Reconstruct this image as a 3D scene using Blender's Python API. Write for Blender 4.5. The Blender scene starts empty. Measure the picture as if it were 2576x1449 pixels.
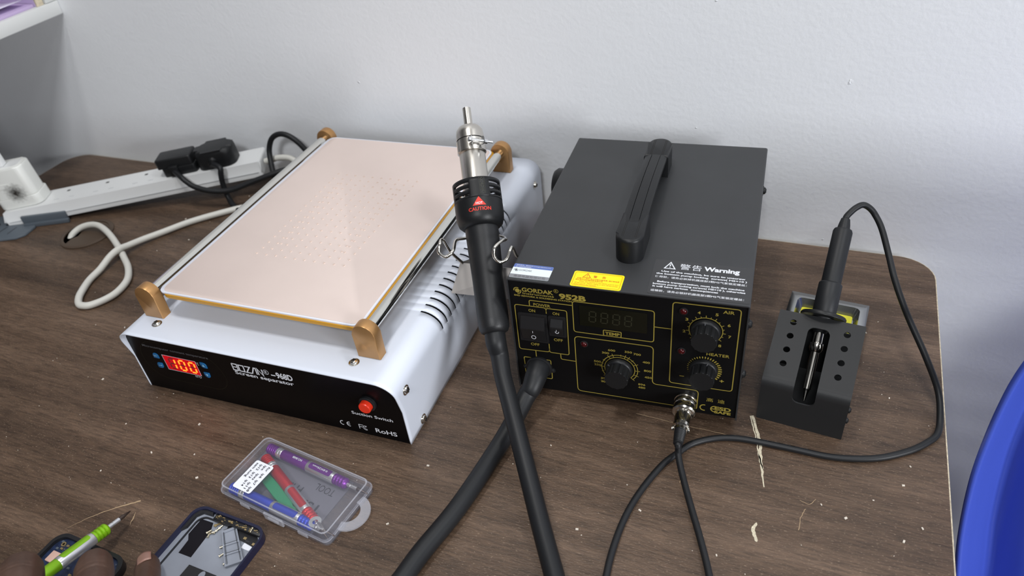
import bpy, bmesh, math, random
from mathutils import Vector, Matrix
random.seed(7)
PI = math.pi
ZD = 0.75                      # desk top above the floor
SC = bpy.context.scene
COL = SC.collection

# ------------------------------------------------------------------ materials
def s2l(c):
    return tuple(((v/255)/12.92 if v/255 <= .04045 else ((v/255+.055)/1.055)**2.4) for v in c)

def mat(name, col, rough=.5, metal=0., spec=.5, bump=None, alpha=1., emit=None, estr=0., trans=0., coat=0., ior=None, mottle=None, aniso=0., sss=0.):
    m = bpy.data.materials.new(name); m.use_nodes = True
    nt = m.node_tree; b = nt.nodes['Principled BSDF']
    b.inputs['Base Color'].default_value = (*col, 1)
    b.inputs['Roughness'].default_value = rough
    b.inputs['Metallic'].default_value = metal
    b.inputs['Specular IOR Level'].default_value = spec
    b.inputs['Alpha'].default_value = alpha
    b.inputs['Transmission Weight'].default_value = trans
    b.inputs['Coat Weight'].default_value = coat
    b.inputs['Anisotropic'].default_value = aniso
    if sss:
        b.inputs['Subsurface Weight'].default_value = sss
        b.inputs['Subsurface Radius'].default_value = (.004, .002, .001)
        b.inputs['Subsurface Scale'].default_value = 1.
    if ior: b.inputs['IOR'].default_value = ior
    if emit:
        b.inputs['Emission Color'].default_value = (*emit, 1); b.inputs['Emission Strength'].default_value = estr
    tc = nt.nodes.new('ShaderNodeTexCoord')
    if mottle:                       # (scale, amount): soft colour unevenness
        n = nt.nodes.new('ShaderNodeTexNoise'); n.inputs['Scale'].default_value = mottle[0]; n.inputs['Detail'].default_value = 5
        r = nt.nodes.new('ShaderNodeMapRange'); r.inputs['From Min'].default_value = .3; r.inputs['From Max'].default_value = .7
        r.inputs['To Min'].default_value = 1-mottle[1]; r.inputs['To Max'].default_value = 1+mottle[1]
        mx = nt.nodes.new('ShaderNodeVectorMath'); mx.operation = 'SCALE'; mx.inputs[0].default_value = col
        nt.links.new(tc.outputs['Object'], n.inputs['Vector']); nt.links.new(n.outputs['Fac'], r.inputs['Value'])
        nt.links.new(r.outputs['Result'], mx.inputs['Scale']); nt.links.new(mx.outputs['Vector'], b.inputs['Base Color'])
    if bump:                         # (scale, strength, distance)
        n = nt.nodes.new('ShaderNodeTexNoise'); n.inputs['Scale'].default_value = bump[0]; n.inputs['Detail'].default_value = 4
        bp = nt.nodes.new('ShaderNodeBump'); bp.inputs['Strength'].default_value = bump[1]; bp.inputs['Distance'].default_value = bump[2]
        nt.links.new(tc.outputs['Object'], n.inputs['Vector'])
        nt.links.new(n.outputs['Fac'], bp.inputs['Height']); nt.links.new(bp.outputs['Normal'], b.inputs['Normal'])
    return m

def wood_material():
    m = bpy.data.materials.new('dark_wood_laminate'); m.use_nodes = True
    nt = m.node_tree; N = nt.nodes; L = nt.links; b = N['Principled BSDF']
    tc = N.new('ShaderNodeTexCoord')
    def noise(sx, sy, detail, rough=.5, scale=1.):
        mp = N.new('ShaderNodeMapping'); mp.inputs['Scale'].default_value = (sx, sy, 1); mp.inputs['Rotation'].default_value = (0, 0, .03)
        n = N.new('ShaderNodeTexNoise'); n.inputs['Scale'].default_value = scale; n.inputs['Detail'].default_value = detail; n.inputs['Roughness'].default_value = rough
        L.new(tc.outputs['Object'], mp.inputs['Vector']); L.new(mp.outputs['Vector'], n.inputs['Vector'])
        return n
    def ramp(n, stops):
        r = N.new('ShaderNodeValToRGB'); e = r.color_ramp.elements
        e[0].position, e[0].color = stops[0][0], (*stops[0][1], 1); e[1].position, e[1].color = stops[-1][0], (*stops[-1][1], 1)
        for p, c in stops[1:-1]:
            x = e.new(p); x.color = (*c, 1)
        L.new(n.outputs['Fac'], r.inputs['Fac']); return r
    big = noise(2.2, 26, 6, .6)
    r1 = ramp(big, [(.30, s2l((57, 43, 33))), (.5, s2l((87, 69, 55))), (.72, s2l((116, 95, 79)))])
    fine = noise(60, 520, 3, .6)
    r2 = ramp(fine, [(.33, (.52, .52, .52)), (.52, (1, 1, 1)), (.72, (1.32, 1.3, 1.26))])
    mul = N.new('ShaderNodeMix'); mul.data_type = 'RGBA'; mul.blend_type = 'MULTIPLY'; mul.inputs['Factor'].default_value = .8
    L.new(r1.outputs['Color'], mul.inputs['A']); L.new(r2.outputs['Color'], mul.inputs['B'])
    # short pale flecks: glints of the embossed surface put into the colour
    fl = noise(420, 1500, 2, .5)
    r3 = ramp(fl, [(.62, (0, 0, 0)), (.74, (1, 1, 1))])
    mx = N.new('ShaderNodeMix'); mx.data_type = 'RGBA'; mx.inputs['B'].default_value = (*s2l((168, 146, 124)), 1)
    fm = N.new('ShaderNodeMath'); fm.operation = 'MULTIPLY'; fm.inputs[1].default_value = .6
    L.new(r3.outputs['Color'], fm.inputs[0]); L.new(fm.outputs[0], mx.inputs['Factor']); L.new(mul.outputs['Result'], mx.inputs['A'])
    # dark long grain lines
    gl = noise(7, 170, 4, .65)
    r4 = ramp(gl, [(.30, (.62, .60, .58)), (.42, (1, 1, 1))])
    m2 = N.new('ShaderNodeMix'); m2.data_type = 'RGBA'; m2.blend_type = 'MULTIPLY'; m2.inputs['Factor'].default_value = .75
    L.new(mx.outputs['Result'], m2.inputs['A']); L.new(r4.outputs['Color'], m2.inputs['B'])
    L.new(m2.outputs['Result'], b.inputs['Base Color'])
    b.inputs['Roughness'].default_value = .42; b.inputs['Specular IOR Level'].default_value = .42
    bn = noise(260, 900, 3, .6)
    bp = N.new('ShaderNodeBump'); bp.inputs['Strength'].default_value = .55; bp.inputs['Distance'].default_value = .0006
    L.new(bn.outputs['Fac'], bp.inputs['Height']); L.new(bp.outputs['Normal'], b.inputs['Normal'])
    return m

def wall_material():
    m = bpy.data.materials.new('painted_plaster'); m.use_nodes = True
    nt = m.node_tree; N = nt.nodes; L = nt.links; b = N['Principled BSDF']
    b.inputs['Base Color'].default_value = (.80, .815, .84, 1); b.inputs['Roughness'].default_value = .55; b.inputs['Specular IOR Level'].default_value = .3
    tc = N.new('ShaderNodeTexCoord')
    prev = None
    for sc_, st, di, lo in ((210, .35, .0008, None), (45, .16, .0012, None), (70, .9, .0009, (.735, .80)), (9, .12, .004, None)):
        n = N.new('ShaderNodeTexNoise'); n.inputs['Scale'].default_value = sc_; n.inputs['Detail'].default_value = 3
        L.new(tc.outputs['Object'], n.inputs['Vector'])
        h = n.outputs['Fac']
        if lo:
            r = N.new('ShaderNodeMapRange'); r.interpolation_type = 'SMOOTHSTEP'
            r.inputs['From Min'].default_value, r.inputs['From Max'].default_value = lo
            L.new(h, r.inputs['Value']); h = r.outputs['Result']
        bp = N.new('ShaderNodeBump'); bp.inputs['Strength'].default_value = st; bp.inputs['Distance'].default_value = di
        L.new(h, bp.inputs['Height'])
        if prev: L.new(prev, bp.inputs['Normal'])
        prev = bp.outputs['Normal']
    L.new(prev, b.inputs['Normal'])
    return m

def charger_material():                # white plastic with a soot burn round the front
    m = mat('scorched_white_plastic', (.72, .73, .70), .4)
    nt = m.node_tree; N = nt.nodes; L = nt.links; b = N['Principled BSDF']
    tc = N.new('ShaderNodeTexCoord')
    sep = N.new('ShaderNodeVectorMath'); sep.operation = 'DISTANCE'; sep.inputs[1].default_value = (.003, -.0150, .0215)
    L.new(tc.outputs['Object'], sep.inputs[0])
    n = N.new('ShaderNodeTexNoise'); n.inputs['Scale'].default_value = 260; n.inputs['Detail'].default_value = 5
    L.new(tc.outputs['Object'], n.inputs['Vector'])
    ad = N.new('ShaderNodeMath'); ad.operation = 'MULTIPLY_ADD'; ad.inputs[1].default_value = -.012
    L.new(n.outputs['Fac'], ad.inputs[0]); L.new(sep.outputs['Value'], ad.inputs[2])
    r = N.new('ShaderNodeMapRange'); r.inputs['From Min'].default_value = -.0045; r.inputs['From Max'].default_value = .0095
    L.new(ad.outputs[0], r.inputs['Value'])
    mx = N.new('ShaderNodeMix'); mx.data_type = 'RGBA'; mx.inputs['A'].default_value = (.02, .017, .014, 1); mx.inputs['B'].default_value = (.72, .73, .70, 1)
    L.new(r.outputs['Result'], mx.inputs['Factor']); L.new(mx.outputs['Result'], b.inputs['Base Color'])
    return m

M_ = {}
M_['wood'] = wood_material()
M_['wall'] = wall_material()
M_['dimwall'] = mat('dim_shop_wall', (.12, .12, .13), .8)
M_['edge'] = mat('pale_chipboard_edge', s2l((196, 184, 160)), .7, bump=(900, .6, .0006), mottle=(300, .25))
M_['ceil'] = mat('ceiling_paint', (.38, .38, .38), .8)
M_['floor'] = mat('floor_tile', (.13, .125, .12), .5, mottle=(4, .15))
M_['whitep'] = mat('white_powder_coat', (.67, .71, .80), .32, spec=.5)
M_['gold'] = mat('bronze_anodised', (.50, .275, .11), .36, metal=.7, bump=(1500, .12, .0003))
M_['chrome'] = mat('chrome', (.78, .77, .72), .10, metal=1.)
M_['nickel'] = mat('nickel_plate', (.72, .69, .63), .16, metal=1.)
M_['steel'] = mat('brushed_steel', (.62, .59, .54), .26, metal=1., bump=(700, .08, .0002))
M_['satin'] = mat('satin_steel_plate', (.58, .545, .52), .48, metal=.45)
M_['zinc'] = mat('zinc_screw', (.62, .63, .64), .28, metal=1.)
M_['amber'] = mat('amber_resin', (.55, .27, .015), .3, spec=.5)
M_['pad'] = mat('pink_silicone_pad', (.66, .55, .505), .45, mottle=(14, .03))
M_['padrim'] = mat('pale_silicone_rim', (.70, .72, .80), .35)
M_['padhole'] = mat('pad_nub', (.68, .555, .49), .7, spec=.2)
M_['black'] = mat('black_powder_coat', (.024, .025, .027), .5, spec=.55, bump=(1600, .12, .0003), mottle=(26, .10))
M_['blackmatt'] = mat('black_matt_coat', (.016, .0165, .0175), .5, spec=.34, bump=(1600, .12, .0003))
M_['blackpanel'] = mat('black_panel', (.0032, .0032, .0036), .5, spec=.16)
M_['glossblack'] = mat('black_acrylic', (.0026, .0024, .0028), .3, spec=.14)
M_['rubber'] = mat('black_rubber', (.010, .0108, .0125), .48, spec=.36)
M_['plasticb'] = mat('black_plastic', (.0085, .009, .010), .42, spec=.34, bump=(1300, .15, .0003))
M_['plasticg'] = mat('grip_plastic', (.011, .0115, .013), .42, spec=.42, bump=(1800, .25, .0003))
M_['goldink'] = mat('gold_ink', s2l((150, 134, 58)), .5)
M_['whiteink'] = mat('white_ink', s2l((222, 224, 230)), .5)
M_['greyink'] = mat('dim_grey_ink', s2l((92, 92, 96)), .5)
M_['redink'] = mat('red_ink', s2l((214, 52, 36)), .5)
M_['blackink'] = mat('black_ink', s2l((32, 33, 40)), .6)
M_['yellow'] = mat('yellow_vinyl', s2l((250, 232, 10)), .4)
M_['orangeink'] = mat('orange_red_ink', s2l((214, 112, 16)), .5)
M_['lblblue'] = mat('blue_label', s2l((86, 108, 172)), .4)
M_['lblwhite'] = mat('white_label', s2l((226, 236, 240)), .4)
M_['lblgrey'] = mat('silver_label', s2l((140, 142, 146)), .35, metal=.2)
M_['decal'] = mat('smoke_decal', (.03, .03, .032), .38, spec=.55)
M_['smoke'] = mat('smoked_window', (.006, .006, .003), .2, spec=.25)
M_['segoff'] = mat('unlit_segment', (.020, .020, .010), .4)
M_['segdim'] = mat('unlit_red_segment', s2l((92, 52, 52)), .4)
M_['redwin'] = mat('red_display', (.25, .0, .004), .3, emit=(1., .0, .012), estr=.30)
M_['segon'] = mat('lit_segment', (.8, .2, .05), .4, emit=(1., .055, .003), estr=7.)
M_['bluebtn'] = mat('blue_key', s2l((30, 104, 160)), .35)
M_['bluelt'] = mat('pale_key_mark', s2l((150, 200, 230)), .4)
M_['redbtn'] = mat('red_push_button', (.60, .03, .012), .3, spec=.5, emit=(1, .05, .01), estr=.12)
M_['redled'] = mat('red_lens', (.045, .002, .003), .15, spec=.45)
M_['rocker'] = mat('rocker_black', (.010, .010, .011), .38, spec=.6)
M_['whitepl'] = mat('white_plastic', (.72, .73, .73), .38)
M_['offwhite'] = mat('cream_cable', (.66, .65, .60), .42)
M_['slot'] = mat('dark_slot', (.03, .03, .03), .8)
M_['greyslot'] = mat('shutter_white', (.52, .53, .54), .5)
M_['greypl'] = mat('slate_grey_plastic', s2l((84, 92, 100)), .5)
M_['charger'] = charger_material()
M_['grommet'] = mat('brown_plastic', s2l((76, 62, 50)), .5)
M_['dark'] = mat('dark_hollow', (.006, .005, .004), .9)
M_['clear'] = mat('clear_frosted_plastic', (.50, .51, .60), .2, spec=.45, alpha=.13)
M_['clearrim'] = mat('clear_plastic_edge', (.62, .63, .70), .22, spec=.5, alpha=.27)
M_['card'] = mat('grey_insert_card', s2l((98, 97, 106)), .6)
M_['purple'] = mat('purple_anodised', s2l((112, 30, 140)), .32, metal=.45)
M_['red'] = mat('red_anodised', s2l((190, 26, 30)), .32, metal=.45)
M_['blue'] = mat('blue_anodised', s2l((40, 66, 190)), .32, metal=.45)
M_['green'] = mat('green_plastic', s2l((16, 130, 84)), .45)
M_['lime'] = mat('lime_anodised', s2l((132, 186, 26)), .3, metal=.35)
M_['silver'] = mat('satin_silver', (.66, .66, .68), .3, metal=.8)
M_['bit'] = mat('dark_bit', (.10, .075, .065), .35, metal=.8)
M_['sticker'] = mat('white_sticker', s2l((236, 238, 246)), .5)
M_['phoneblue'] = mat('navy_phone_frame', s2l((25, 27, 52)), .3, spec=.5)
M_['phonegrey'] = mat('grey_back_plate', s2l((140, 145, 156)), .45, mottle=(60, .05))
M_['phonedark'] = mat('black_phone_bay', (.012, .012, .014), .4)
M_['tape'] = mat('graphite_tape', (.008, .007, .010), .55, spec=.15)
M_['tape2'] = mat('charcoal_sheet', (.026, .026, .028), .6, spec=.2)
M_['brass'] = mat('brass_contact', (.62, .47, .24), .35, metal=.9)
M_['screwgold'] = mat('pale_gold_screw', (.66, .60, .46), .28, metal=1.)
M_['pcb'] = mat('navy_circuit_board', (.012, .022, .06), .4, mottle=(300, .5))
M_['copper'] = mat('copper_foil', (.62, .40, .33), .5)
M_['skin'] = mat('dark_skin', (.085, .048, .034), .48, spec=.4, bump=(420, .25, .0008), mottle=(60, .18), sss=.06)
M_['nail'] = mat('finger_nail', (.33, .185, .145), .35, spec=.5)
M_['chair'] = mat('blue_moulded_plastic', (.058, .10, .50), .34, spec=.5)
M_['shelfwhite'] = mat('white_melamine', (.66, .67, .66), .45)
M_['lavender'] = mat('lavender_paper', s2l((186, 166, 204)), .7)
M_['paper'] = mat('white_paper', s2l((214, 208, 226)), .7)
M_['sponge'] = mat('yellow_sponge', s2l((232, 226, 60)), .8, bump=(900, .4, .0006))
M_['tin'] = mat('pressed_tin', (.50, .51, .50), .24, metal=1.)
M_['crumb'] = mat('pale_crumb', s2l((214, 205, 192)), .8)
M_['chip'] = mat('bare_chipboard', s2l((206, 196, 172)), .85, bump=(1500, .8, .0006), mottle=(800, .2))
M_['scr'] = mat('worn_scratch', s2l((166, 142, 112)), .8)

# ------------------------------------------------------------------ mesh building
I4 = Matrix.Identity(4)
class MB:
    def __init__(self): self.bm = bmesh.new()
    def _f(self, vs, mi):
        try:
            f = self.bm.faces.new(vs); f.material_index = mi; return f
        except ValueError: return None
    def box(self, x0, x1, y0, y1, z0, z1, bevel=0., seg=2, mi=0, M=I4):
        c = [(x0,y0,z0),(x1,y0,z0),(x1,y1,z0),(x0,y1,z0),(x0,y0,z1),(x1,y0,z1),(x1,y1,z1),(x0,y1,z1)]
        v = [self.bm.verts.new(M @ Vector(p)) for p in c]
        fs = [self._f([v[i] for i in q], mi) for q in ((3,2,1,0),(4,5,6,7),(0,1,5,4),(1,2,6,5),(2,3,7,6),(3,0,4,7))]
        if bevel:
            es = {e for f in fs for e in f.edges}
            bmesh.ops.bevel(self.bm, geom=list(es), offset=bevel, segments=seg, profile=.5, affect='EDGES', clamp_overlap=True)
        return self
    def prism(self, poly, z0, z1, mi=0, M=I4, bevel=0., seg=2, top_only=False):
        a = [self.bm.verts.new(M @ Vector((x, y, z0))) for x, y in poly]
        b = [self.bm.verts.new(M @ Vector((x, y, z1))) for x, y in poly]
        n = len(poly)
        f0 = self._f(a[::-1], mi); f1 = self._f(b, mi)
        for i in range(n): self._f([a[i], a[(i+1) % n], b[(i+1) % n], b[i]], mi)
        if bevel:
            es = set(f1.edges) | (set() if top_only else set(f0.edges))
            bmesh.ops.bevel(self.bm, geom=list(es), offset=bevel, segments=seg, profile=.5, affect='EDGES', clamp_overlap=True)
        return self
    def ring(self, outer, inner, z0, z1, mi=0, M=I4):       # a prism with a hole: loops of equal length
        n = len(outer)
        vo0 = [self.bm.verts.new(M @ Vector((x, y, z0))) for x, y in outer]; vo1 = [self.bm.verts.new(M @ Vector((x, y, z1))) for x, y in outer]
        vi0 = [self.bm.verts.new(M @ Vector((x, y, z0))) for x, y in inner]; vi1 = [self.bm.verts.new(M @ Vector((x, y, z1))) for x, y in inner]
        for i in range(n):
            j = (i+1) % n
            self._f([vo0[i], vo0[j], vo1[j], vo1[i]], mi); self._f([vi0[j], vi0[i], vi1[i], vi1[j]], mi)
            self._f([vo1[i], vo1[j], vi1[j], vi1[i]], mi); self._f([vo0[j], vo0[i], vi0[i], vi0[j]], mi)
        return self
    def lathe(self, prof, M=I4, seg=32, mi=0, sx=1., sy=1.):   # prof [(r, h)] about local z
        rows = []
        for r, h in prof:
            if r < 1e-6: rows.append([self.bm.verts.new(M @ Vector((0, 0, h)))])
            else: rows.append([self.bm.verts.new(M @ Vector((sx*r*math.cos(2*PI*i/seg), sy*r*math.sin(2*PI*i/seg), h))) for i in range(seg)])
        for a, b in zip(rows, rows[1:]):
            for i in range(seg):
                j = (i+1) % seg
                if len(a) == 1 and len(b) == 1: continue
                if len(a) == 1: self._f([a[0], b[i], b[j]], mi)
                elif len(b) == 1: self._f([a[i], a[j], b[0]], mi)
                else: self._f([a[i], a[j], b[j], b[i]], mi)
        for k, row in ((0, rows[0]), (1, rows[-1])):
            if len(row) > 1: self._f(row if k else row[::-1], mi)
        return self
    def cyl(self, p, q, r, r2=None, seg=24, mi=0, M=I4):
        p, q = Vector(p), Vector(q)
        return self.lathe([(r, 0), (r if r2 is None else r2, (q-p).length)], M @ axis(p, q), seg, mi)
    def tube(self, pts, r, seg=12, mi=0, n=8, closed=False, smooth=True, M=I4):
        pts = [Vector(p) for p in pts]
        rs = list(r) if isinstance(r, (list, tuple)) else [r]*len(pts)
        if smooth: pts, rs = spline(pts, rs, n, closed)
        N = len(pts); rows = []; up = None
        for i, p in enumerate(pts):
            if closed: t = pts[(i+1) % N] - pts[i-1]
            else: t = pts[min(i+1, N-1)] - pts[max(i-1, 0)]
            t.normalize()
            if up is None:
                up = Vector((0, 0, 1)) if abs(t.z) < .9 else Vector((1, 0, 0))
            u = up - t*up.dot(t)
            if u.length < 1e-5: u = t.orthogonal()
            u.normalize(); up = u; w = t.cross(u)
            rows.append([self.bm.verts.new(M @ (p + (u*math.cos(2*PI*k/seg) + w*math.sin(2*PI*k/seg))*rs[i])) for k in range(seg)])
        for i in range(N if closed else N-1):
            a, b = rows[i], rows[(i+1) % N]
            for k in range(seg): self._f([a[k], a[(k+1) % seg], b[(k+1) % seg], b[k]], mi)
        if not closed: self._f(rows[0][::-1], mi); self._f(rows[-1], mi)
        return self
    def grid(self, P, mi=0, keep=None):                     # P[i][j] points
        v = [[self.bm.verts.new(p) for p in row] for row in P]
        for i in range(len(P)-1):
            for j in range(len(P[0])-1):
                if keep is None or keep(i, j): self._f([v[i][j], v[i+1][j], v[i+1][j+1], v[i][j+1]], mi)
        return self
    def line(self, pts, w, M=I4, closed=False, mi=0, h=.0001):  # printed rule of width w in the local xy plane
        n = len(pts); L = []; R = []
        for i in range(n):
            if closed: a, b, c = pts[i-1], pts[i], pts[(i+1) % n]
            else: a, b, c = pts[max(i-1, 0)], pts[i], pts[min(i+1, n-1)]
            d1 = Vector((b[0]-a[0], b[1]-a[1])); d2 = Vector((c[0]-b[0], c[1]-b[1]))
            if d1.length < 1e-9: d1 = d2
            if d2.length < 1e-9: d2 = d1
            d1.normalize(); d2.normalize()
            t = d1+d2
            t = d1 if t.length < 1e-6 else t.normalized()
            nn = Vector((-t.y, t.x)); k = w/2/max(.45, nn.dot(Vector((-d1.y, d1.x))))
            L.append(self.bm.verts.new(M @ Vector((b[0]+nn.x*k, b[1]+nn.y*k, h)))); R.append(self.bm.verts.new(M @ Vector((b[0]-nn.x*k, b[1]-nn.y*k, h))))
        for i in range(n if closed else n-1):
            j = (i+1) % n
            self._f([R[i], R[j], L[j], L[i]], mi)
        return self
    def poly(self, pts, M=I4, h=.0001, mi=0):
        self._f([self.bm.verts.new(M @ Vector((x, y, h))) for x, y in pts], mi); return self
    def text(self, s, x0, x1, y0, cap, M=I4, bold=0., mi=0, h=.0001, cjk=False, shear=0., flat=.727):
        me = glyphs(s, bold, shear)
        xs = [v.co.x for v in me.vertices]
        if not xs: return self
        lo, hi = min(xs), max(xs)
        k = (x1-x0)/max(hi-lo, 1e-6); ky = cap/(.86 if cjk else flat)
        vs = [self.bm.verts.new(M @ Vector((x0+(v.co.x-lo)*k, y0+v.co.y*ky, h))) for v in me.vertices]
        for p in me.polygons: self._f([vs[i] for i in p.vertices], mi)
        return self
    def build(self, name, m, parent=None, smooth=40, recalc=True, label=None):
        if recalc: bmesh.ops.recalc_face_normals(self.bm, faces=self.bm.faces[:])
        me = bpy.data.meshes.new(name); self.bm.to_mesh(me); self.bm.free()
        for x in (m if isinstance(m, (list, tuple)) else [m]): me.materials.append(M_[x])
        if smooth:
            me.shade_smooth(); me.set_sharp_from_angle(angle=math.radians(smooth))
        o = bpy.data.objects.new(name, me); COL.objects.link(o)
        if parent is not None: o.parent = parent
        if label: o['label'] = label
        return o

_gl = {}
def glyphs(s, bold, shear):
    k = (s, bold, shear)
    if k not in _gl:
        c = bpy.data.curves.new('lettering', 'FONT'); c.body = s; c.offset = bold; c.shear = shear; c.resolution_u = 3; c.fill_mode = 'FRONT'
        o = bpy.data.objects.new('lettering', c); COL.objects.link(o)
        dg = bpy.context.evaluated_depsgraph_get()
        me = bpy.data.meshes.new_from_object(o.evaluated_get(dg))
        bpy.data.objects.remove(o); bpy.data.curves.remove(c)
        _gl[k] = me
    return _gl[k]

def spline(P, R, n, closed=False):
    out, ro = [], []
    N = len(P)
    for i in range(N if closed else N-1):
        p0 = P[i-1] if (closed or i > 0) else P[0]*2-P[1]
        p1, p2 = P[i], P[(i+1) % N]
        p3 = P[(i+2) % N] if (closed or i+2 < N) else P[-1]*2-P[-2]
        for k in range(n):
            t = k/n
            out.append(.5*((2*p1)+(p2-p0)*t+(2*p0-5*p1+4*p2-p3)*t*t+(3*p1-p0-3*p2+p3)*t**3))
            ro.append(R[i]*(1-t)+R[(i+1) % N]*t)
    if not closed: out.append(P[-1]); ro.append(R[-1])
    return out, ro

def axis(p, q):                         # local z along p->q, origin p
    p, q = Vector(p), Vector(q)
    z = (q-p).normalized()
    x = Vector((0, 0, 1)).cross(z)
    x = Vector((1, 0, 0)) if x.length < 1e-4 else x.normalized()
    y = z.cross(x)
    m = Matrix((x, y, z)).transposed().to_4x4(); m.translation = p
    return m

def frame4(o, x, y, z):
    m = Matrix((Vector(x), Vector(y), Vector(z))).transposed().to_4x4(); m.translation = Vector(o); return m

FRONT = lambda b: frame4((0, b, 0), (1, 0, 0), (0, 0, 1), (0, -1, 0))   # local xy = (across, up) on a face looking towards -y
TOP = lambda z: Matrix.Translation((0, 0, z))

def rrect(x0, x1, y0, y1, r, n=5):
    out = []
    rs = r if isinstance(r, (list, tuple)) else (r,)*4
    for (cx, cy, a0), q in zip(((x1, y1, 0), (x0, y1, 90), (x0, y0, 180), (x1, y0, 270)), rs):
        sx = -1 if cx == x1 else 1; sy = -1 if cy == y1 else 1
        for i in range(n+1):
            a = math.radians(a0+90*i/n)
            out.append((cx+sx*q+q*math.cos(a), cy+sy*q+q*math.sin(a)))
    return out
def circ(cx, cy, r, n=24, a0=0., a1=360.):
    full = abs(a1-a0) >= 360
    return [(cx+r*math.cos(math.radians(a0+(a1-a0)*i/(n if full else n-1))), cy+r*math.sin(math.radians(a0+(a1-a0)*i/(n if full else n-1)))) for i in range(n)]

def tag(o, label, cat, group=None, kind=None):
    if label: o['label'] = label
    if cat: o['category'] = cat
    if group: o['group'] = group
    if kind: o['kind'] = kind
    return o
def thing(name, label, cat, loc=(0, 0, 0), rz=0., group=None):
    o = bpy.data.objects.new(name, None); COL.objects.link(o); o.empty_display_size = .02
    o.location = loc; o.rotation_euler = (0, 0, rz)
    return tag(o, label, cat, group)
def copy_tree(o, parent=None):
    c = o.copy(); COL.objects.link(c)
    if parent is not None: c.parent = parent
    for ch in list(o.children): copy_tree(ch, c)
    return c

# ------------------------------------------------------------------ the room
def struct(mb, name, m):
    o = mb.build(name, m, smooth=0); o['kind'] = 'structure'; return o
XL, XR, YF, ZC = -2.3, 1.7, -5.0, 2.0           # relative to the desk top
struct(MB().box(XL-.1, XR+.1, 0, .1, -ZD, ZC), 'wall_back', 'wall')
struct(MB().box(XL-.1, XL, YF, 0, -ZD, ZC), 'wall_left', 'dimwall')
struct(MB().box(XL-.1, XR+.1, YF-.1, YF, -ZD, ZC), 'wall_front', 'dimwall')
struct(MB().box(XL-.1, XR+.1, YF-.1, .1, -ZD-.05, -ZD), 'floor', 'floor')
struct(MB().box(XL-.1, XR+.1, YF-.1, .1, ZC, ZC+.05), 'ceiling', 'ceil')
WY0, WY1, WZ0, WZ1 = -1.75, -.95, .20, .86    # window opening in the right wall
w = MB()
w.box(XR, XR+.1, YF, WY0, -ZD, ZC); w.box(XR, XR+.1, WY1, 0, -ZD, ZC)
w.box(XR, XR+.1, WY0, WY1, -ZD, WZ0); w.box(XR, XR+.1, WY0, WY1, WZ1, ZC)
struct(w, 'wall_right', 'dimwall')
w = MB()
for a, b in ((WY0, WY0+.05), (WY1-.05, WY1), ((WY0+WY1)/2-.025, (WY0+WY1)/2+.025)): w.box(XR+.02, XR+.07, a, b, WZ0, WZ1)
w.box(XR+.02, XR+.07, WY0, WY1, WZ0, WZ0+.05); w.box(XR+.02, XR+.07, WY0, WY1, WZ1-.05, WZ1)
struct(w, 'window_1', 'whitepl')

# ------------------------------------------------------------------ desk
desk = thing('desk', 'dark brown wood desk with rounded corners and chipped pale edge', 'desk', (0, 0, 0))
DX0, DX1, DY0, DY1 = -1.080, .1315, -.90, -.0075
top = rrect(DX0, DX1, DY0, DY1, (.034, .034, .01, .01), 8)
MB().prism(rrect(DX0+.0004, DX1-.0009, DY0+.0004, DY1-.0005, (.0335, .034, .01, .01), 8), -.0012, 0, 0).build('desk_top', 'wood', desk)
e = MB(); e.ring(top, rrect(DX0+.0006, DX1-.0011, DY0+.0006, DY1-.0007, (.0333, .0338, .01, .01), 8), -.025, -.0001)
MB().prism(rrect(DX0+.0007, DX1-.0012, DY0+.0007, DY1-.0008, (.0333, .0338, .01, .01), 8), -.0245, -.0013).build('core_board', 'edge', desk)
e.build('edge_band', 'edge', desk)
for x0, x1 in ((DX0+.03, DX0+.048), (DX1-.052, DX1-.034)):
    MB().box(x0, x1, DY0+.06, DY1-.04, -ZD, -.025).build('side_panel', 'wood', desk)
# bare scars and scratches in the laminate
def scar(pts, wd, name, m, label):
    L, R = [], []
    for i, (x, y) in enumerate(pts):
        a, b = pts[max(i-1, 0)], pts[min(i+1, len(pts)-1)]
        t = Vector((b[0]-a[0], b[1]-a[1])).normalized(); q = wd[i] if isinstance(wd, (list, tuple)) else wd
        q *= random.uniform(.8, 1.2)
        L.append((x-t.y*q, y+t.x*q)); R.append((x+t.y*q, y-t.x*q))
    k = MB()
    V = [(k.bm.verts.new((*a, .00012)), k.bm.verts.new((*b, .00012))) for a, b in zip(L, R)]
    for a, b in zip(V, V[1:]): k._f([a[1], b[1], b[0], a[0]], 0)
    k.build(name, m, desk, smooth=0, label=label)
def dens(pts, k=5, j=.0004):
    o, _ = spline([Vector((x, y, 0)) for x, y in pts], [0]*len(pts), k)
    return [(p.x+random.uniform(-j, j), p.y+random.uniform(-j, j)) for p in o]
ch = 'pale chipped line where the laminate is broken'
scar(dens([(-.0138, -.2704), (-.0078, -.2867), (-.0039, -.3008), (-.0022, -.3124), (.0003, -.3242), (.0036, -.3409)]), [.0011]*15+[.0011*(1-i/12)+.0002 for i in range(11)], 'bare_patch', 'chip', ch)
scar(dens([(-.0150, -.2714), (-.0105, -.2862), (-.0062, -.3008), (-.0032, -.3124), (.0008, -.3242)]), .0005, 'bare_patch', 'chip', ch)
scar(dens([(.0029, -.3745), (.0012, -.3805), (.0030, -.3860), (.0050, -.3905)], 4, .0002), [.0002]+[.0011]*11+[.0002], 'bare_patch', 'chip', 'pale oval chip in the laminate')
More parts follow.
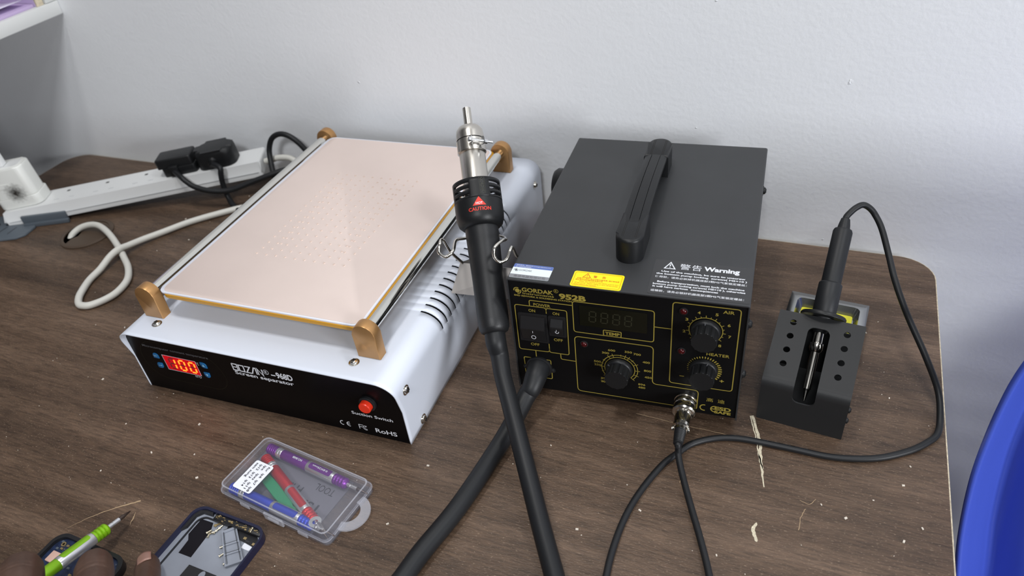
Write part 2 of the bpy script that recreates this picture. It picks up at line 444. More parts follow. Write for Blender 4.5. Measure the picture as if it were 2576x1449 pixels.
for pp, q in (([(-.4706, -.5037), (-.4844, -.5142), (-.499, -.5281), (-.5121, -.5448)], [.0007*(1-i/20) for i in range(19)]), ([(-.4665, -.5138), (-.4640, -.520), (-.4613, -.5266)], [.0006*(1-abs(i-5)/7) for i in range(13)]),
              ([(-.1067, -.2955), (-.0724, -.297), (-.0428, -.2972), (-.0268, -.2977)], .0002), ([(.0345, -.352), (.032, -.361), (.0315, -.372)], .00025),
              ([(.030, -.345), (.037, -.347), (.041, -.341)], .0002), ([(-.058, -.347), (-.0568, -.356)], .0003)):
    scar(dens(pp, 6, .0003), q, 'scratch', 'scr', 'thin worn scratch in the laminate')
# cable grommet let into the desk
g = thing('cable_grommet', 'round brown plastic cable grommet in the desk, white cable coming out', 'grommet', (-.8615, -.1925, 0))
MB().lathe([(.030, 0), (.0335, .0), (.0335, .0014), (.031, .0024), (.0285, .0024), (.0285, .0010), (.030, 0)], seg=40).build('rim', 'grommet', g)
cap = [(.0284*math.cos(a), .0284*math.sin(a)) for a in [math.radians(x) for x in range(250, 520, 9)]]
cap += [(-.0265+.0, .004), (-.0105, .001), (-.0075, -.008), (-.012, -.015)]
MB().prism(cap, 0, .0013).build('cap', 'grommet', g)
MB().lathe([(.0282, .0001), (.0, .0001)], seg=40).build('opening', 'dark', g, smooth=0)

# ------------------------------------------------------------------ crumbs
c = MB()
cr = [(-.71, -.17), (-.68, -.085), (-.735, -.20), (-.60, -.30), (-.66, -.33), (.07, -.14), (.08, -.33), (.045, -.345), (.062, -.352), (.10, -.36), (.085, -.40), (-.08, -.39), (-.095, -.37),
      (-.16, -.40), (-.165, -.35), (-.12, -.42), (-.02, -.41), (.10, -.31), (-.20, -.36), (-.48, -.42), (-.50, -.46), (-.46, -.45), (-.44, -.47), (-.55, -.44), (-.53, -.49), (-.43, -.52), (-.26, -.46),
      (-.255, -.40), (.02, -.15), (.115, -.40), (.09, -.22), (-.70, -.06), (-.75, -.13), (-.65, -.12), (-.62, -.40), (.112, -.345), (.105, -.29)]
for i in range(150): cr.append((random.uniform(-.75, .12), random.uniform(-.52, -.05)))
for i, (x, y) in enumerate(cr):
    r = random.uniform(.0005, .0011) if i < 37 else random.uniform(.0002, .00045)
    M = Matrix.Translation((x, y, r*.5)) @ Matrix.Rotation(random.uniform(0, 6.28), 4, 'Z')
    c.box(-r, r, -r*.6, r*.6, -r*.4, r*.5, M=M)
tag(c.build('crumb', 'crumb', smooth=0), 'tiny pale crumbs and chips scattered over the dark desk', 'crumbs', kind='stuff')

# ------------------------------------------------------------------ screen separator
B = thing('screen_separator', 'white heated screen separator with black front and pink perforated plate', 'machine', (-.56497, -.39929, 0), .02967)
BW, BL, BH, BO, BKZ = .28614, .37469, .07579, .00724, .03904
R_ = .017
prof = []
for z in (0, .004, .012, .022, .031, BKZ, .046, .0535): prof.append((0, z))
for i in range(9):
    a = math.radians(180-90*i/8); prof.append((R_+R_*math.cos(a), BH-R_+R_*math.sin(a)))
for x in (.03, .05, .1, .15, .2, .24, .2685): prof.append((x, BH))
ns = len(prof)-1                                  # slots start here on the top (a=.2685)
prof.append((.2722, BH)) if False else None
for i in range(1, 9):
    a = math.radians(90-90*i/8); prof.append((BW-R_+R_*math.cos(a), BH-R_+R_*math.sin(a)))
ne = len(prof)
prof.append((BW, .0555))
for z in (.046, BKZ, .031, .022, .012, .004, 0): prof.append((BW, z))
slots = [.0925+.00985*i for i in range(19)]
bs = [0, .004, .012, .03, .06, .085]
for q in slots: bs += [q-.0013, q+.0013]
bs += [.29, .32, .35, BL]
P = []
for x, z in prof:
    b0 = BO*min(1, max(0, (BH-z)/(BH-BKZ)))
    P.append([Vector((x, b0+(BL-b0)*(b/BL), z)) for b in bs])
sl0 = 6
keep = lambda i, j: not (ns <= i < ne and j >= 6 and (j-6) % 2 == 0 and (j-6)//2 < len(slots))
mb = MB().grid(P, keep=keep)
bmesh.ops.recalc_face_normals(mb.bm, faces=mb.bm.faces[:])
if sum((f.calc_center_median()-Vector((BW/2, BL/2, .03))).dot(f.normal) for f in mb.bm.faces) < 0: bmesh.ops.reverse_faces(mb.bm, faces=mb.bm.faces[:])
cov = mb.build('cover', 'whitep', B, smooth=50, recalc=False)
sd = cov.modifiers.new('sheet', 'SOLIDIFY'); sd.thickness = .0012; sd.offset = -1
inner = [(.0015, 0), (.0015, BH-.017)] + [(.0173+.0158*math.cos(math.radians(180-15*i)), BH-.0175+.0158*math.sin(math.radians(180-15*i))) for i in range(7)]
inner += [(BW-x, z) for x, z in reversed(inner)]
front = MB().prism(inner, 0, .0015, M=FRONT(BO+.0020)).build('front_panel', 'glossblack', B, smooth=0)
MB().prism(inner, 0, .0015, M=FRONT(BL-.0005)).build('back_panel', 'glossblack', B, smooth=0)
MB().box(.004, BW-.004, .02, BL-.01, .0005, .0016).build('base_plate', 'glossblack', B)
MB().box(.2605, .2615, .05, .33, .004, .066).build('slot_shade_sheet', 'dark', B)  # black sheet behind the vent slots, its colour stands for the shaded interior
F = FRONT(BO+.0004)
t = MB()
t.text('Microcomputer constant temperature', .0182, .0936, .0553, .0028, F, .006)
t.build('caption', 'greyink', front, smooth=0)
o = rrect(.0112, .1047, .0165, .0635, (.030, .022, .022, .018), 10)
MB().line(o, .00025, F, True).build('panel_outline', 'segoff', front, smooth=0)
t = MB()
t.line([(.1193, .0565), (.1193, .0490), (.1245, .0490), (.1245, .0565), (.1193, .0565)], .0013, F); t.line([(.1193, .0528), (.1245, .0528)], .0011, F)
t.line([(.1262, .0562), (.1262, .0490), (.1315, .0490), (.1315, .0562)], .0013, F, True)
t.line([(.1330, .0562), (.1385, .0562), (.1335, .0490), (.1392, .0490)], .0013, F)
t.line([(.1394, .0488), (.1428, .0564), (.1446, .0564), (.1446, .0488)], .0013, F)
t.line([(.1464, .0488), (.1464, .0564), (.1512, .0488), (.1512, .0564)], .0013, F)
t.line(circ(.1553, .0543, .0027, 24), .0004, F, True); t.text('R', .1541, .1566, .0527, .0032, F, .01)
t.box(.1600, .1646, .0515, .0527, 0, .0001, M=F)
t.text('968D', .1655, .1824, .0500, .0068, F, .035)
t.text('Screen separator', .1194, .1815, .0440, .0042, F, .022)
t.text('Suction Switch', .2335, .2735, .0240, .0036, F, .012)
t.text('RoHS', .2529, .2738, .0060, .0052, F, .014)
# conformity marks
def ce(t, x, y, h, M, wd):
    t.line(circ(x+h/2, y+h/2, h/2, 12, 75, 285), wd, M); cx = x+h*1.35
    t.line(circ(cx+h/2, y+h/2, h/2, 12, 75, 285), wd, M); t.line([(cx+.02*h, y+h/2), (cx+h*.62, y+h/2)], wd, M)
ce(t, .2178, .0062, .0050, F, .0008)
t.line([(.2368, .0058), (.2368, .0112), (.2412, .0112)], .0006, F); t.line([(.2368, .0086), (.2402, .0086)], .0006, F)
t.line(circ(.2432, .0083, .0026, 12, 60, 300), .0005, F); t.line(circ(.2436, .0083, .0015, 10, 60, 300), .0004, F)
t.build('printed_text', 'whiteink', front, smooth=0)
dw = MB(); dw.box(.0378, .0757, .0308, .0486, 0, .0003, M=F); disp = dw.build('display', 'redwin', front, smooth=0, label='glowing red temperature display reading 100')
t = MB(); t.line([(.0376, .0305), (.0759, .0305), (.0759, .0489), (.0376, .0489)], .0004, F, True, h=.0004); t.text('OUT', .0672, .0712, .0270, .0022, F, .0); t.line(circ(.0730, .0280, .0011, 12), .0003, F, True)
t.text('°C', .0759, .0789, .0446, .0032, F, .0); t.build('display_border', 'sticker', disp, smooth=0)
def seg7(mb, x, y, wd, ht, on, M, th, h, sl=0.):
    X = lambda u, v: (x+u*wd+v*sl, y+v*ht)
    S = {'a': ((0, 1), (1, 1)), 'b': ((1, 1), (1, .5)), 'c': ((1, .5), (1, 0)), 'd': ((0, 0), (1, 0)), 'e': ((0, .5), (0, 0)), 'f': ((0, 1), (0, .5)), 'g': ((0, .5), (1, .5))}
    for k in on:
        p, q = Vector(X(*S[k][0])), Vector(X(*S[k][1])); d = (q-p).normalized()*th*.55
        mb.line([tuple(p+d), tuple(q-d)], th, M, h=h)
t = MB(); D2 = MB()
for i, (on, off) in enumerate((('bc', 'adefg'), ('abcdef', 'g'), ('abcdef', 'g'))):
    x = .0430+i*.0115; seg7(t, x, .0334, .0063, .0126, on, F, .0017, .0005, .0008); seg7(D2, x, .0334, .0063, .0126, off, F, .0014, .0004, .0008)
t.build('lit_digits', 'segon', disp, smooth=0); D2.build('unlit_digits', 'segdim', disp, smooth=0)
for nm, x0, x1, z0, z1, rr, sym in (('set', .0260, .0325, .0427, .0490, (.003, .003, .0004, .0004), 's'), ('enter', .0256, .0325, .0302, .0370, (.0004, .003, .0004, .003), 'e'),
                                    ('up', .0812, .0880, .0428, .0494, (.003, .0004, .003, .0004), 'u'), ('down', .0806, .0870, .0304, .0370, (.0004, .0004, .003, .003), 'd')):
    k = MB().prism(rrect(x0, x1, z0, z1, rr), 0, .0005, M=F, bevel=.0002).build('key', 'bluebtn', front)
    t = MB(); cx, cz = (x0+x1)/2, (z0+z1)/2
    if sym == 's': t.text('SET', cx-.0022, cx+.0022, cz-.001, .002, F, .01, h=.0007)
    elif sym == 'e': t.line([(cx+.002, cz+.0012), (cx+.002, cz), (cx-.0018, cz)], .0006, F, h=.0007)
    elif sym == 'u': t.poly([(cx-.0016, cz-.0014), (cx+.0016, cz-.0014), (cx, cz+.0016)], F, .0007)
    else: t.poly([(cx-.0016, cz+.0014), (cx, cz-.0016), (cx+.0016, cz+.0014)], F, .0007)
    t.build('key_mark', 'bluelt', k, smooth=0)
bt = MB().lathe([(.0078, 0), (.0078, .0022), (.0068, .0030), (.0060, .0030), (.0060, 0)], M=FRONT(BO+.0004) @ Matrix.Translation((.2540, .0425, 0)), seg=36).build('button_collar', 'rubber', front)
MB().lathe([(.0056, .0), (.0056, .0066), (.0050, .0073), (.0, .0073)], M=FRONT(BO+.0004) @ Matrix.Translation((.2540, .0425, 0)), seg=36).build('suction_button', 'redbtn', bt)
def screw(parent, M, r, m='nickel', name='screw'):
    mb = MB().lathe([(r*1.35, 0), (r*1.35, r*.15), (r, r*.2), (r*.92, r*.55), (r*.6, r*.78), (0, r*.85)], M=M, seg=20)
    sc = mb.build(name, m, parent)
    k = MB(); k.box(-r*.55, r*.55, -r*.12, r*.12, r*.7, r*.88, M=M); k.box(-r*.12, r*.12, -r*.55, r*.55, r*.7, r*.88, M=M); k.build('cross_slot', 'dark', sc, smooth=0)
    return sc
RIGHT = lambda x: frame4((x, 0, 0), (0, 1, 0), (0, 0, 1), (1, 0, 0))
LEFT = lambda x: frame4((x, 0, 0), (0, -1, 0), (0, 0, 1), (-1, 0, 0))
for a, b in ((.0354, .0191), (.2429, .0187)): screw(B, Matrix.Translation((a, b, BH)) @ Matrix.Rotation(.4, 4, 'Z'), .0034)
for b, z in ((.0183, .0553), (.0324, .0058), (.3523, .0555)): screw(B, RIGHT(BW) @ Matrix.Translation((b, z, 0)), .0034)
# gold brackets, rods, plate
def dshape(w, h, n=14):
    r = w/2
    return [(-r, 0), (r, 0)] + [(r*math.cos(PI*i/n), h-r+r*math.sin(PI*i/n)) for i in range(n+1)]
for a, b0, b1 in ((.0263, .0263, .0368), (.2530, .0263, .0368), (.0263, .3390, .3495), (.2530, .3390, .3495)):
    MB().prism(dshape(.0212, .0345), 0, b1-b0, M=FRONT(b1) @ Matrix.Translation((a, BH, 0)), bevel=.0008).build('rod_bracket', 'gold', B)
for a in (.0263, .2530):
    MB().cyl((a, .0360, BH+.0235), (a, .3396, BH+.0235), .0052, seg=28).build('rod', 'chrome', B)
PZ = .1030
PX0, PX1, PY0, PY1 = .0370, .2480, .0320, .3385
pl = MB().prism(rrect(PX0+.004, PX1+.0012, PY0-.0005, PY1, .008, 6), PZ-.0042, PZ-.0006, bevel=.0004).build('resin_plate', 'amber', B)
MB().prism(rrect(PX0, PX1-.0010, PY0+.0005, PY1-.0005, .008, 6), PZ-.0005, PZ+.0008, bevel=.0004, top_only=True).build('pad_rim', 'padrim', pl)
pad = MB().prism(rrect(PX0+.0035, PX1-.0028, PY0+.0022, PY1-.0022, .007, 6), PZ+.0005, PZ+.00105, bevel=.0003, top_only=True).build('silicone_pad', 'pad', pl)
hm = MB()
for r in range(17):
    y = .1048+r*(.2572-.1048)/16
    for k in range(10):
        x = .0955+k*(.1912-.0955)/9
        pts = [(x, y)]
        if k in (1, 8) and 2 <= r <= 14: pts.append((x+(.0035 if k == 1 else -.0035), y+.0003))
        for q in pts: hm.lathe([(.0013, 0), (.00105, .0006), (.0006, .0006), (.0005, .0001), (0, .0001)], M=Matrix.Translation((q[0]+random.uniform(-.0003, .0003), q[1]+random.uniform(-.0003, .0003), PZ+.0010)), seg=8)
hm.build('suction_holes', 'padhole', pad)
MB().box(.060, .225, .055, .315, BH, PZ-.0042).build('heater_block', 'silver', B)
for x in (.05, .236):
    for y in (.06, .32): MB().cyl((x, y, 0), (x, y, .002), .006).build('foot', 'rubber', B)

# ------------------------------------------------------------------ rework station
S = thing('rework_station', 'black rework and soldering station with gold printed front panel and top handle', 'machine', (-.21171, -.29962, 0), .0675)
SW, SD, SZ, SH = .187, .2446, .008, .1206
ST = SZ+SH
U = [(0, SZ), (.0011, SZ), (.0011, ST-.0011), (SW-.0011, ST-.0011), (SW-.0011, SZ), (SW, SZ)] + [(SW-.0018+.0018*math.cos(math.radians(x)), ST-.0018+.0018*math.sin(math.radians(x))) for x in (0, 30, 60, 90)] + [(.0018+.0018*math.cos(math.radians(x)), ST-.0018+.0018*math.sin(math.radians(x))) for x in (90, 120, 150, 180)]
MB().prism(U, 0, SD, M=frame4((0, SD, 0), (1, 0, 0), (0, 0, 1), (0, -1, 0))).build('cover', 'black', S, smooth=35)
sf = MB().box(.0011, SW-.0011, .0010, .0030, SZ+.001, ST-.0012).build('front_panel', 'blackpanel', S)
MB().box(.0011, SW-.0011, SD-.004, SD-.002, SZ+.001, ST-.0012).build('back_panel', 'blackpanel', S)
MB().box(.0011, SW-.0011, .003, SD-.004, SZ, SZ+.0015).build('base_plate', 'blackpanel', S)
for x in (.022, .165):
    for y in (.022, .222): MB().lathe([(.009, 0), (.010, .008)], M=Matrix.Translation((x, y, 0))).build('foot', 'rubber', S)
F = FRONT(.0009)
t = MB(); W = .00075
mm = lambda l: [(x/1000, y/1000) for x, y in l]
def rule(l, closed=False, rad=1.6):             # polyline with rounded corners, in millimetres
    n = len(l); out = []
    for i in range(n):
        if not closed and i in (0, n-1): out.append(l[i]); continue
        p, a, b = Vector(l[i]), Vector(l[i-1]), Vector(l[(i+1) % n])
        da, db = (a-p), (b-p); r = min(rad, da.length/2.2, db.length/2.2)
        s0, s1 = p+da.normalized()*r, p+db.normalized()*r
        for k in range(6):
            u = k/5; q = s0*(1-u)**2+p*2*u*(1-u)+s1*u*u; out.append((q.x, q.y))
    t.line(mm(out), W, F, closed)
rule([(31, 63.6), (31, 54.2), (4.2, 53.4), (4.4, 102.5), (31, 102.5), (31, 96.6)], rad=2.5)
rule([(31, 98), (31, 102.2), (48.3, 102.2), (47.9, 54), (31, 54), (31, 58)], rad=2)
rule([(17.3, 102.5), (17.3, 108.6), (53.4, 108.6)])
rule([(18.6, 53.6), (18.6, 44.5)]); rule([(40.5, 54), (40.6, 47.9), (53.4, 47.7)])
rule([(7.5, 35.5), (7.2, 44.5), (31.2, 44.5), (31.0, 34.8)]); rule([(31.4, 31.0), (31.2, 22.4), (25, 22.4)]); rule([(7.2, 31), (7.6, 22.4), (10, 22.4)])
rule([(53.4, 113), (118, 113), (118, 81.2), (53.4, 81.2)], True, 2.6)
rule([(77.8, 87.0), (92.2, 87.0), (92.0, 81.4), (77.8, 81.4)], True, .9)
rule([(118, 97.2), (131.5, 97.2)])
rule([(136, 13.2), (53.7, 13.2), (53.5, 76.2), (117.9, 76.2), (117.7, 34.8), (155.2, 34.8), (154.6, 13.5), (152, 13.0)], rad=4)
rule([(150, 39.4), (131.5, 39.6), (131.7, 124.0), (181.1, 124.0), (180.8, 39.4), (163, 39.4)], rad=2.8)
T = lambda s_, x0, x1, y, c, b=.012, **k: t.text(s_, x0/1000, x1/1000, y/1000, c/1000, F, b, **k)
# round swirl emblem
t.poly(mm(circ(8.3, 117.3, 2.0, 20)), F)
t.line(mm(circ(8.0, 117.6, 2.7, 12, 60, 190)), .0008, F); t.line(mm(circ(8.6, 117.0, 2.6, 12, -100, 30)), .0008, F)
T('GORDAK', 12.1, 38.3, 117.0, 4.1, .028); t.line(mm(circ(40.6, 121.2, 1.75, 20)), .0003, F, True); T('R', 39.9, 41.4, 120.3, 1.9)
T('Instruments', 12.5, 38.6, 114.3, 2.1, .015); T('SMD REWORK & SOLDERING STATION', 5.0, 53.1, 111.7, 1.5, .03)
T('952B', 42.8, 64.5, 114.2, 5.2, .045)
T('POWER', 20.7, 34.9, 103.4, 3.0); T('ON', 16, 21.6, 96.5, 3.0); T('ON', 36.3, 41.8, 96.3, 2.9); T('OFF', 14.9, 22.5, 59.4, 3.0); T('OFF', 35.6, 43.3, 67.8, 3.0)
T('TEMP', 79.2, 91.0, 82.5, 3.0, .03); T('AIR', 168.4, 176.6, 118.8, 3.0); T('HEATER', 158.9, 176.2, 75.0, 3.0)
T('高', 161.9, 167.2, 24.4, 4.0, .0, cjk=True); T('迪', 170.8, 176.3, 24.4, 4.0, .0, cjk=True)
T('ESD', 168.9, 181.9, 15.7, 4.0, .04); T('SAFE', 168.9, 182.0, 11.8, 3.0, .04)
ce(t, .1573, .0131, .0064, F, .0010)
T('-', 139.3, 142.9, 47.3, 4.5, .02); T('+', 170.6, 174.0, 47.4, 3.8, .03)
# dials
def tick(cx, cy, a, r0, r1, wd=.0005):
    c_, s_ = math.cos(math.radians(a)), math.sin(math.radians(a)); t.line(mm([(cx+r0*c_, cy+r0*s_), (cx+r1*c_, cy+r1*s_)]), wd, F)
t.line(mm(circ(90.6, 46.6, 15.0, 40, -43, 223)), .0006, F); t.line(mm(circ(90.6, 46.6, 12.6, 40, -43, 223)), .0006, F)
for a, k in ((217, 1), (180, 1), (127, 1), (72, 1), (26, 1), (-22, 1), (-43, 1), (200, 0), (165, 0), (150, 0), (112, 1), (60, 1), (0, 1), (45, 0), (86, 0)): tick(90.6, 46.6, a, 12.6 if k else 14, 16.9 if k else 16)
for s_, cx, cy in (('392', 77.4, 32.6), ('200', 77.4, 29.0), ('250', 72.2, 47.8), ('500', 72.0, 51.3), ('300', 79.0, 62.3), ('600', 84.1, 66.0), ('350', 97.8, 66.6), ('700', 105.0, 65.4), ('400', 112.4, 57.9), ('800', 113.6, 48.5), ('450', 114.2, 41.2), ('896', 109.0, 31.9), ('480', 109.0, 28.4)):
    T(s_, cx-3.0, cx+3.0, cy-1.0, 2.2, .02)
t.line(mm(circ(157, 100.0, 12.5, 36, -40, 222)), .0006, F)
for a in range(-36, 225, 16): tick(157, 100.0, a, 12.5, 14.8 if (a+36)//16 % 2 == 0 else 13.9)
for s_, cx, cy in (('1', 147.7, 87.0), ('2', 140.9, 96.8), ('3', 142.5, 109.0), ('4', 151.2, 116.8), ('5', 164.2, 116.8), ('6', 173.6, 107.8), ('7', 174.8, 96.6), ('8', 168.2, 86.4)):
    T(s_, cx-1.1, cx+1.1, cy-1.2, 2.6, .02)
for i in range(28):
    a = 222-i*9.7; k = i/27; tick(157.5, 59.6, a, 11.6-.2*k, 12.4+2.2*k, .0004+.0009*k)
t.build('printed_text', 'goldink', sf, smooth=0)
# display window
wd_ = MB(); wd_.box(.0588, .1126, .0893, .1098, 0, .0004, M=F); wn = wd_.build('display_window', 'smoke', sf, smooth=0)
t = MB()
for i in range(4): seg7(t, .0665+i*.0095, .0945, .0052, .0105, 'abcdefg', F, .0010, .0005, .0006)
t.build('unlit_digits', 'segoff', wn, smooth=0)
def rocker(x0, x1, z0, z1):
    r = MB(); r.ring(rrect(x0, x1, z0, z1, .0008, 2), rrect(x0+.002, x1-.002, z0+.002, z1-.002, .0003, 2), 0, .0012, M=F)
    fr = r.build('switch_frame', 'rocker', sf)
    zm = (z0+z1)/2; a, b = x0+.0022, x1-.0022; zl, zh = z0+.0024, z1-.0024
    K = MB(); Y = lambda z, o: Vector((0, .0009-o, z))
    P4 = [(zl, .0004), (zl, .0014), (zm, .0042), (zm+.001, .0046), (zm+.002, .0044), (zh, .0010), (zh, .0004)]
    K.prism([(z, o_) for z, o_ in P4], a, b, M=frame4((0, .0009, 0), (0, 0, 1), (0, -1, 0), (1, 0, 0)))
    ro = K.build('rocker', 'rocker', fr, smooth=0)
    t = MB(); cx = (a+b)/2
    Mr = frame4((0, .0009-.0020, 0), (1, 0, 0), (0, 0, 1), (0, -1, 0))
    Mr = Mr @ Matrix.Identity(4)
    t.line([(cx, zm-.0005), (cx, zm-.0027)], .0004, F, h=.0043); k = min(1, (b-a)/.02)
    t.line(circ(cx, zl+.0042*1, .0018*max(.8, k), 20), .0005, F, True, h=.0030)
    t.build('switch_mark', 'whiteink', ro, smooth=0)
rocker(.0066, .0316, .0648, .0948); rocker(.0324, .0470, .0740, .0950)
for x, z in ((.0613, .0691), (.1398, .1166), (.1398, .0761)):
    b_ = MB().lathe([(.0034, 0), (.0034, .0006), (.0027, .0009)], M=F @ Matrix.Translation((x, z, 0)), seg=20).build('lamp_bezel', 'rocker', sf)
    MB().lathe([(.0026, .0004), (.0026, .0012), (.0018, .0022), (.0008, .0026), (0, .0027)], M=F @ Matrix.Translation((x, z, 0)), seg=20).build('indicator_lamp', 'redled', b_)
def knob(x, z, rot):
    Mk = F @ Matrix.Translation((x, z, 0)) @ Matrix.Rotation(rot, 4, 'Z')
    k = MB().lathe([(.0112, .0006), (.0112, .0030), (.0104, .0042), (.0098, .0045)], M=Mk, seg=40).build('dial_knob', 'plasticb', sf)
    g_ = MB(); n = 72; pr = []
    for i in range(n):
        a = 2*PI*i/n; r = .0088 if (i % 6) in (0, 1) else .0097
        pr.append((r*math.cos(a), r*math.sin(a)))
    g_.prism(pr, .0043, .0146, M=Mk, bevel=.0005, seg=2, top_only=True).build('knob_grip', 'plasticb', k, smooth=30)
    MB().box(-.0004, .0004, .0085, .0110, .0044, .0050, M=Mk).build('knob_pointer', 'greyink', k, smooth=0)
knob(.0903, .0468, .9); knob(.1570, .1000, .05); knob(.1575, .0596, -.3)
# hose outlet flange, its two screws, outlet socket of the iron
MB().lathe([(.0115, 0), (.0115, .002), (.0100, .003), (.0098, .003)], M=F @ Matrix.Translation((.0206, .0355, 0)), seg=32).build('hose_outlet', 'plasticb', sf)
for x, z in ((.0086, .0332), (.0320, .0328)): screw(sf, F @ Matrix.Translation((x, z, 0)), .0021, 'plasticb')
MB().lathe([(.0092, 0), (.0092, .0020), (.0080, .0026), (.0078, .0026)], M=F @ Matrix.Translation((.1455, .0215, 0)), seg=32).build('iron_socket', 'nickel', sf)
for b, z in ((.010, .104), (.012, .050), (.196, .110)): screw(S, RIGHT(SW) @ Matrix.Translation((b, z, 0)), .0034, 'plasticb')
MB().lathe([(.0170, 0), (.0170, .0110), (.0145, .0142), (0, .0145)], M=LEFT(0) @ Matrix.Translation((-.196, .100, 0)), seg=32).build('side_knob', 'plasticb', S)
# carrying handle: two end caps and an arched strap
hx = .0905
def strap(y0, y1, f, w_, h_, n=16):
    P_ = []
    for i in range(n+1):
        y = y0+(y1-y0)*i/n; zt = f(y)
        sec = [(-w_, zt-h_), (-w_, zt-.0015), (-w_+.0035, zt), (-.0042, zt), (-.0040, zt-.0005), (-.0036, zt), (.0036, zt), (.0040, zt-.0005), (.0042, zt), (w_-.0035, zt), (w_, zt-.0015), (w_, zt-h_)]
        P_.append([Vector((hx+x, y, z)) for x, z in sec]+[Vector((hx-w_, y, zt-h_))])
    return P_
hz = lambda y: ST+.0205+.0045*math.sin(PI*min(1, max(0, (y-.045)/.150)))
h_ = MB(); Pp = strap(.062, .182, hz, .0098, .0045); h_.grid(Pp)
handle = h_.build('handle', 'plasticb', S, smooth=25, label='arched black carrying strap')
for y0, y1, sgn in ((.036, .078, 1), (.176, .212, -1)):
    yc = y0+.0115 if sgn > 0 else y1-.0115
    o = []
    if sgn > 0: o = [(hx+.0112, y1), (hx-.0112, y1)] + [(hx+.0112*math.cos(math.radians(a)), yc+.0112*math.sin(math.radians(a))) for a in range(180, 361, 15)]
    else: o = [(hx-.0112, y0), (hx+.0112, y0)] + [(hx+.0112*math.cos(math.radians(a)), yc+.0112*math.sin(math.radians(a))) for a in range(0, 181, 15)]
    k = MB().prism(o, ST, ST+.0222, bevel=.0028, seg=3, top_only=True).build('handle_end', 'plasticb', handle)
    gr = MB()
    for x in (-.0058, -.0046, .0046, .0058): gr.line([(hx+x, y0+.006), (hx+x, y1-.002)] if sgn > 0 else [(hx+x, y0+.002), (hx+x, y1-.006)], .0004, TOP(ST+.0222), h=.00005)
    gr.build('groove', 'dark', k, smooth=0)
# labels on the top
TP = TOP(ST)
lb = MB().prism(rrect(.0012, .0340, .0030, .0212, .0010), 0, .0002, M=TP).build('maker_label', 'lblwhite', S, smooth=0, label='white and blue printed label')
t = MB(); t.prism(rrect(.0012, .0340, .0165, .0212, (.001, .001, 0, 0)), .0002, .00025, M=TP); t.build('blue_band', 'lblblue', lb, smooth=0)
t = MB(); t.prism(rrect(.0012, .0340, .0030, .0074, (0, 0, .001, .001)), .0002, .00025, M=TP); t.build('silver_band', 'lblgrey', lb, smooth=0)
t = MB(); T = lambda s_, x0, x1, y, c, b=.0, **k: t.text(s_, x0/1000, x1/1000, y/1000, c/1000, TP, b, h=.0003, **k)
T('欲辨真伪，敬请访问 www.gordakchina.com', 3.2, 32.0, 18.9, 1.3, cjk=True); T('输入防伪标签查询真伪', 3.2, 16.0, 17.0, 1.2, cjk=True); t.build('white_print', 'whiteink', lb, smooth=0)
t = MB(); T('GORDAK', 7.2, 18.0, 12.0, 2.3); T('高迪电器有限公司', 5.0, 31.0, 3.9, 2.7, cjk=True)
t.poly(mm(circ(4.7, 12.8, 1.0, 16)), TP, .0003); t.line(mm(circ(4.5, 12.9, 1.5, 10, 50, 200)), .0004, TP, h=.0003); t.line(mm(circ(4.9, 12.7, 1.5, 10, -120, 30)), .0004, TP, h=.0003)
t.build('grey_print', 'greyink', lb, smooth=0)
yl = MB().prism(rrect(.0518, .0918, .0008, .0203, .0020), 0, .0002, M=TP).build('warning_label', 'yellow', S, smooth=0, label='yellow warning label')
t = MB(); t.line(rrect(.0532, .0904, .0022, .0189, .0014), .0003, TP, True, h=.0003)
t.line(mm([(59.9, 12.9), (65.9, 12.9), (62.9, 17.9)]), .0006, TP, True, h=.0003); t.line(mm([(62.9, 16.3), (62.9, 14.5)]), .0005, TP, h=.0003); t.line(mm([(62.9, 14.0), (62.9, 13.6)]), .0005, TP, h=.0003)
T('警', 68.0, 71.0, 13.6, 2.6, .01, cjk=True); T('告', 75.0, 78.0, 13.6, 2.6, .01, cjk=True)
T('机器不使用时 务必切断机器电源, 请拔掉电源', 55.6, 89.0, 10.6, 1.5, .01, cjk=True); T('插头或关闭机器后部电源开关', 54.8, 76.5, 8.7, 1.5, .01, cjk=True)
T('When the machine is not use,be sure to turn', 58.0, 89.2, 6.8, 1.1, .015); T('off the power. Please unplug or turn off the power', 54.6, 89.2, 4.9, 1.1, .015); T('switch behind the machine.', 54.6, 72.5, 3.0, 1.1, .015)
t.build('orange_print', 'orangeink', yl, smooth=0)
wl = MB().prism(rrect(.1115, .1862, .0028, .0468, .0015), 0, .00015, M=TP).build('instruction_label', 'decal', S, smooth=0, label='smoke black instruction label with white text')
t = MB(); t.line(mm([(119.9, 35.6), (128.0, 35.6), (123.9, 43.8)]), .0009, TP, True, h=.0003); t.line(mm([(123.9, 41.2), (123.9, 38.6)]), .0009, TP, h=.0003); t.line(mm([(123.9, 37.6), (123.9, 36.8)]), .0009, TP, h=.0003)
T('警', 131.5, 139.5, 36.6, 6.8, .0, cjk=True); T('告', 140.8, 148.0, 36.6, 6.8, .0, cjk=True); T('Warning', 149.8, 176.5, 37.4, 5.3, .04)
T('Use of the machine, be sure to unscrew', 118.2, 181.2, 30.7, 1.9, .035); T('the bottom pump locking  screws( M5×10 )', 114.7, 182.5, 27.4, 1.9, .035)
T('使用前，请务必拆掉机器底部3颗M5气泵锁定螺丝：', 114.4, 182.6, 23.2, 2.4, .008, cjk=True)
T('Before transportation, must lock the machine', 117.0, 181.5, 17.2, 1.9, .035); T('bottom pump locking screws( M5×10 ), otherwise', 114.2, 182.3, 14.1, 1.9, .035); T('it will have serious  consequences', 114.4, 163.0, 11.0, 1.9, .035)
T('运输前，请务必锁好机器底部3颗M5气泵锁定螺丝：', 113.8, 181.9, 5.6, 2.4, .008, cjk=True)
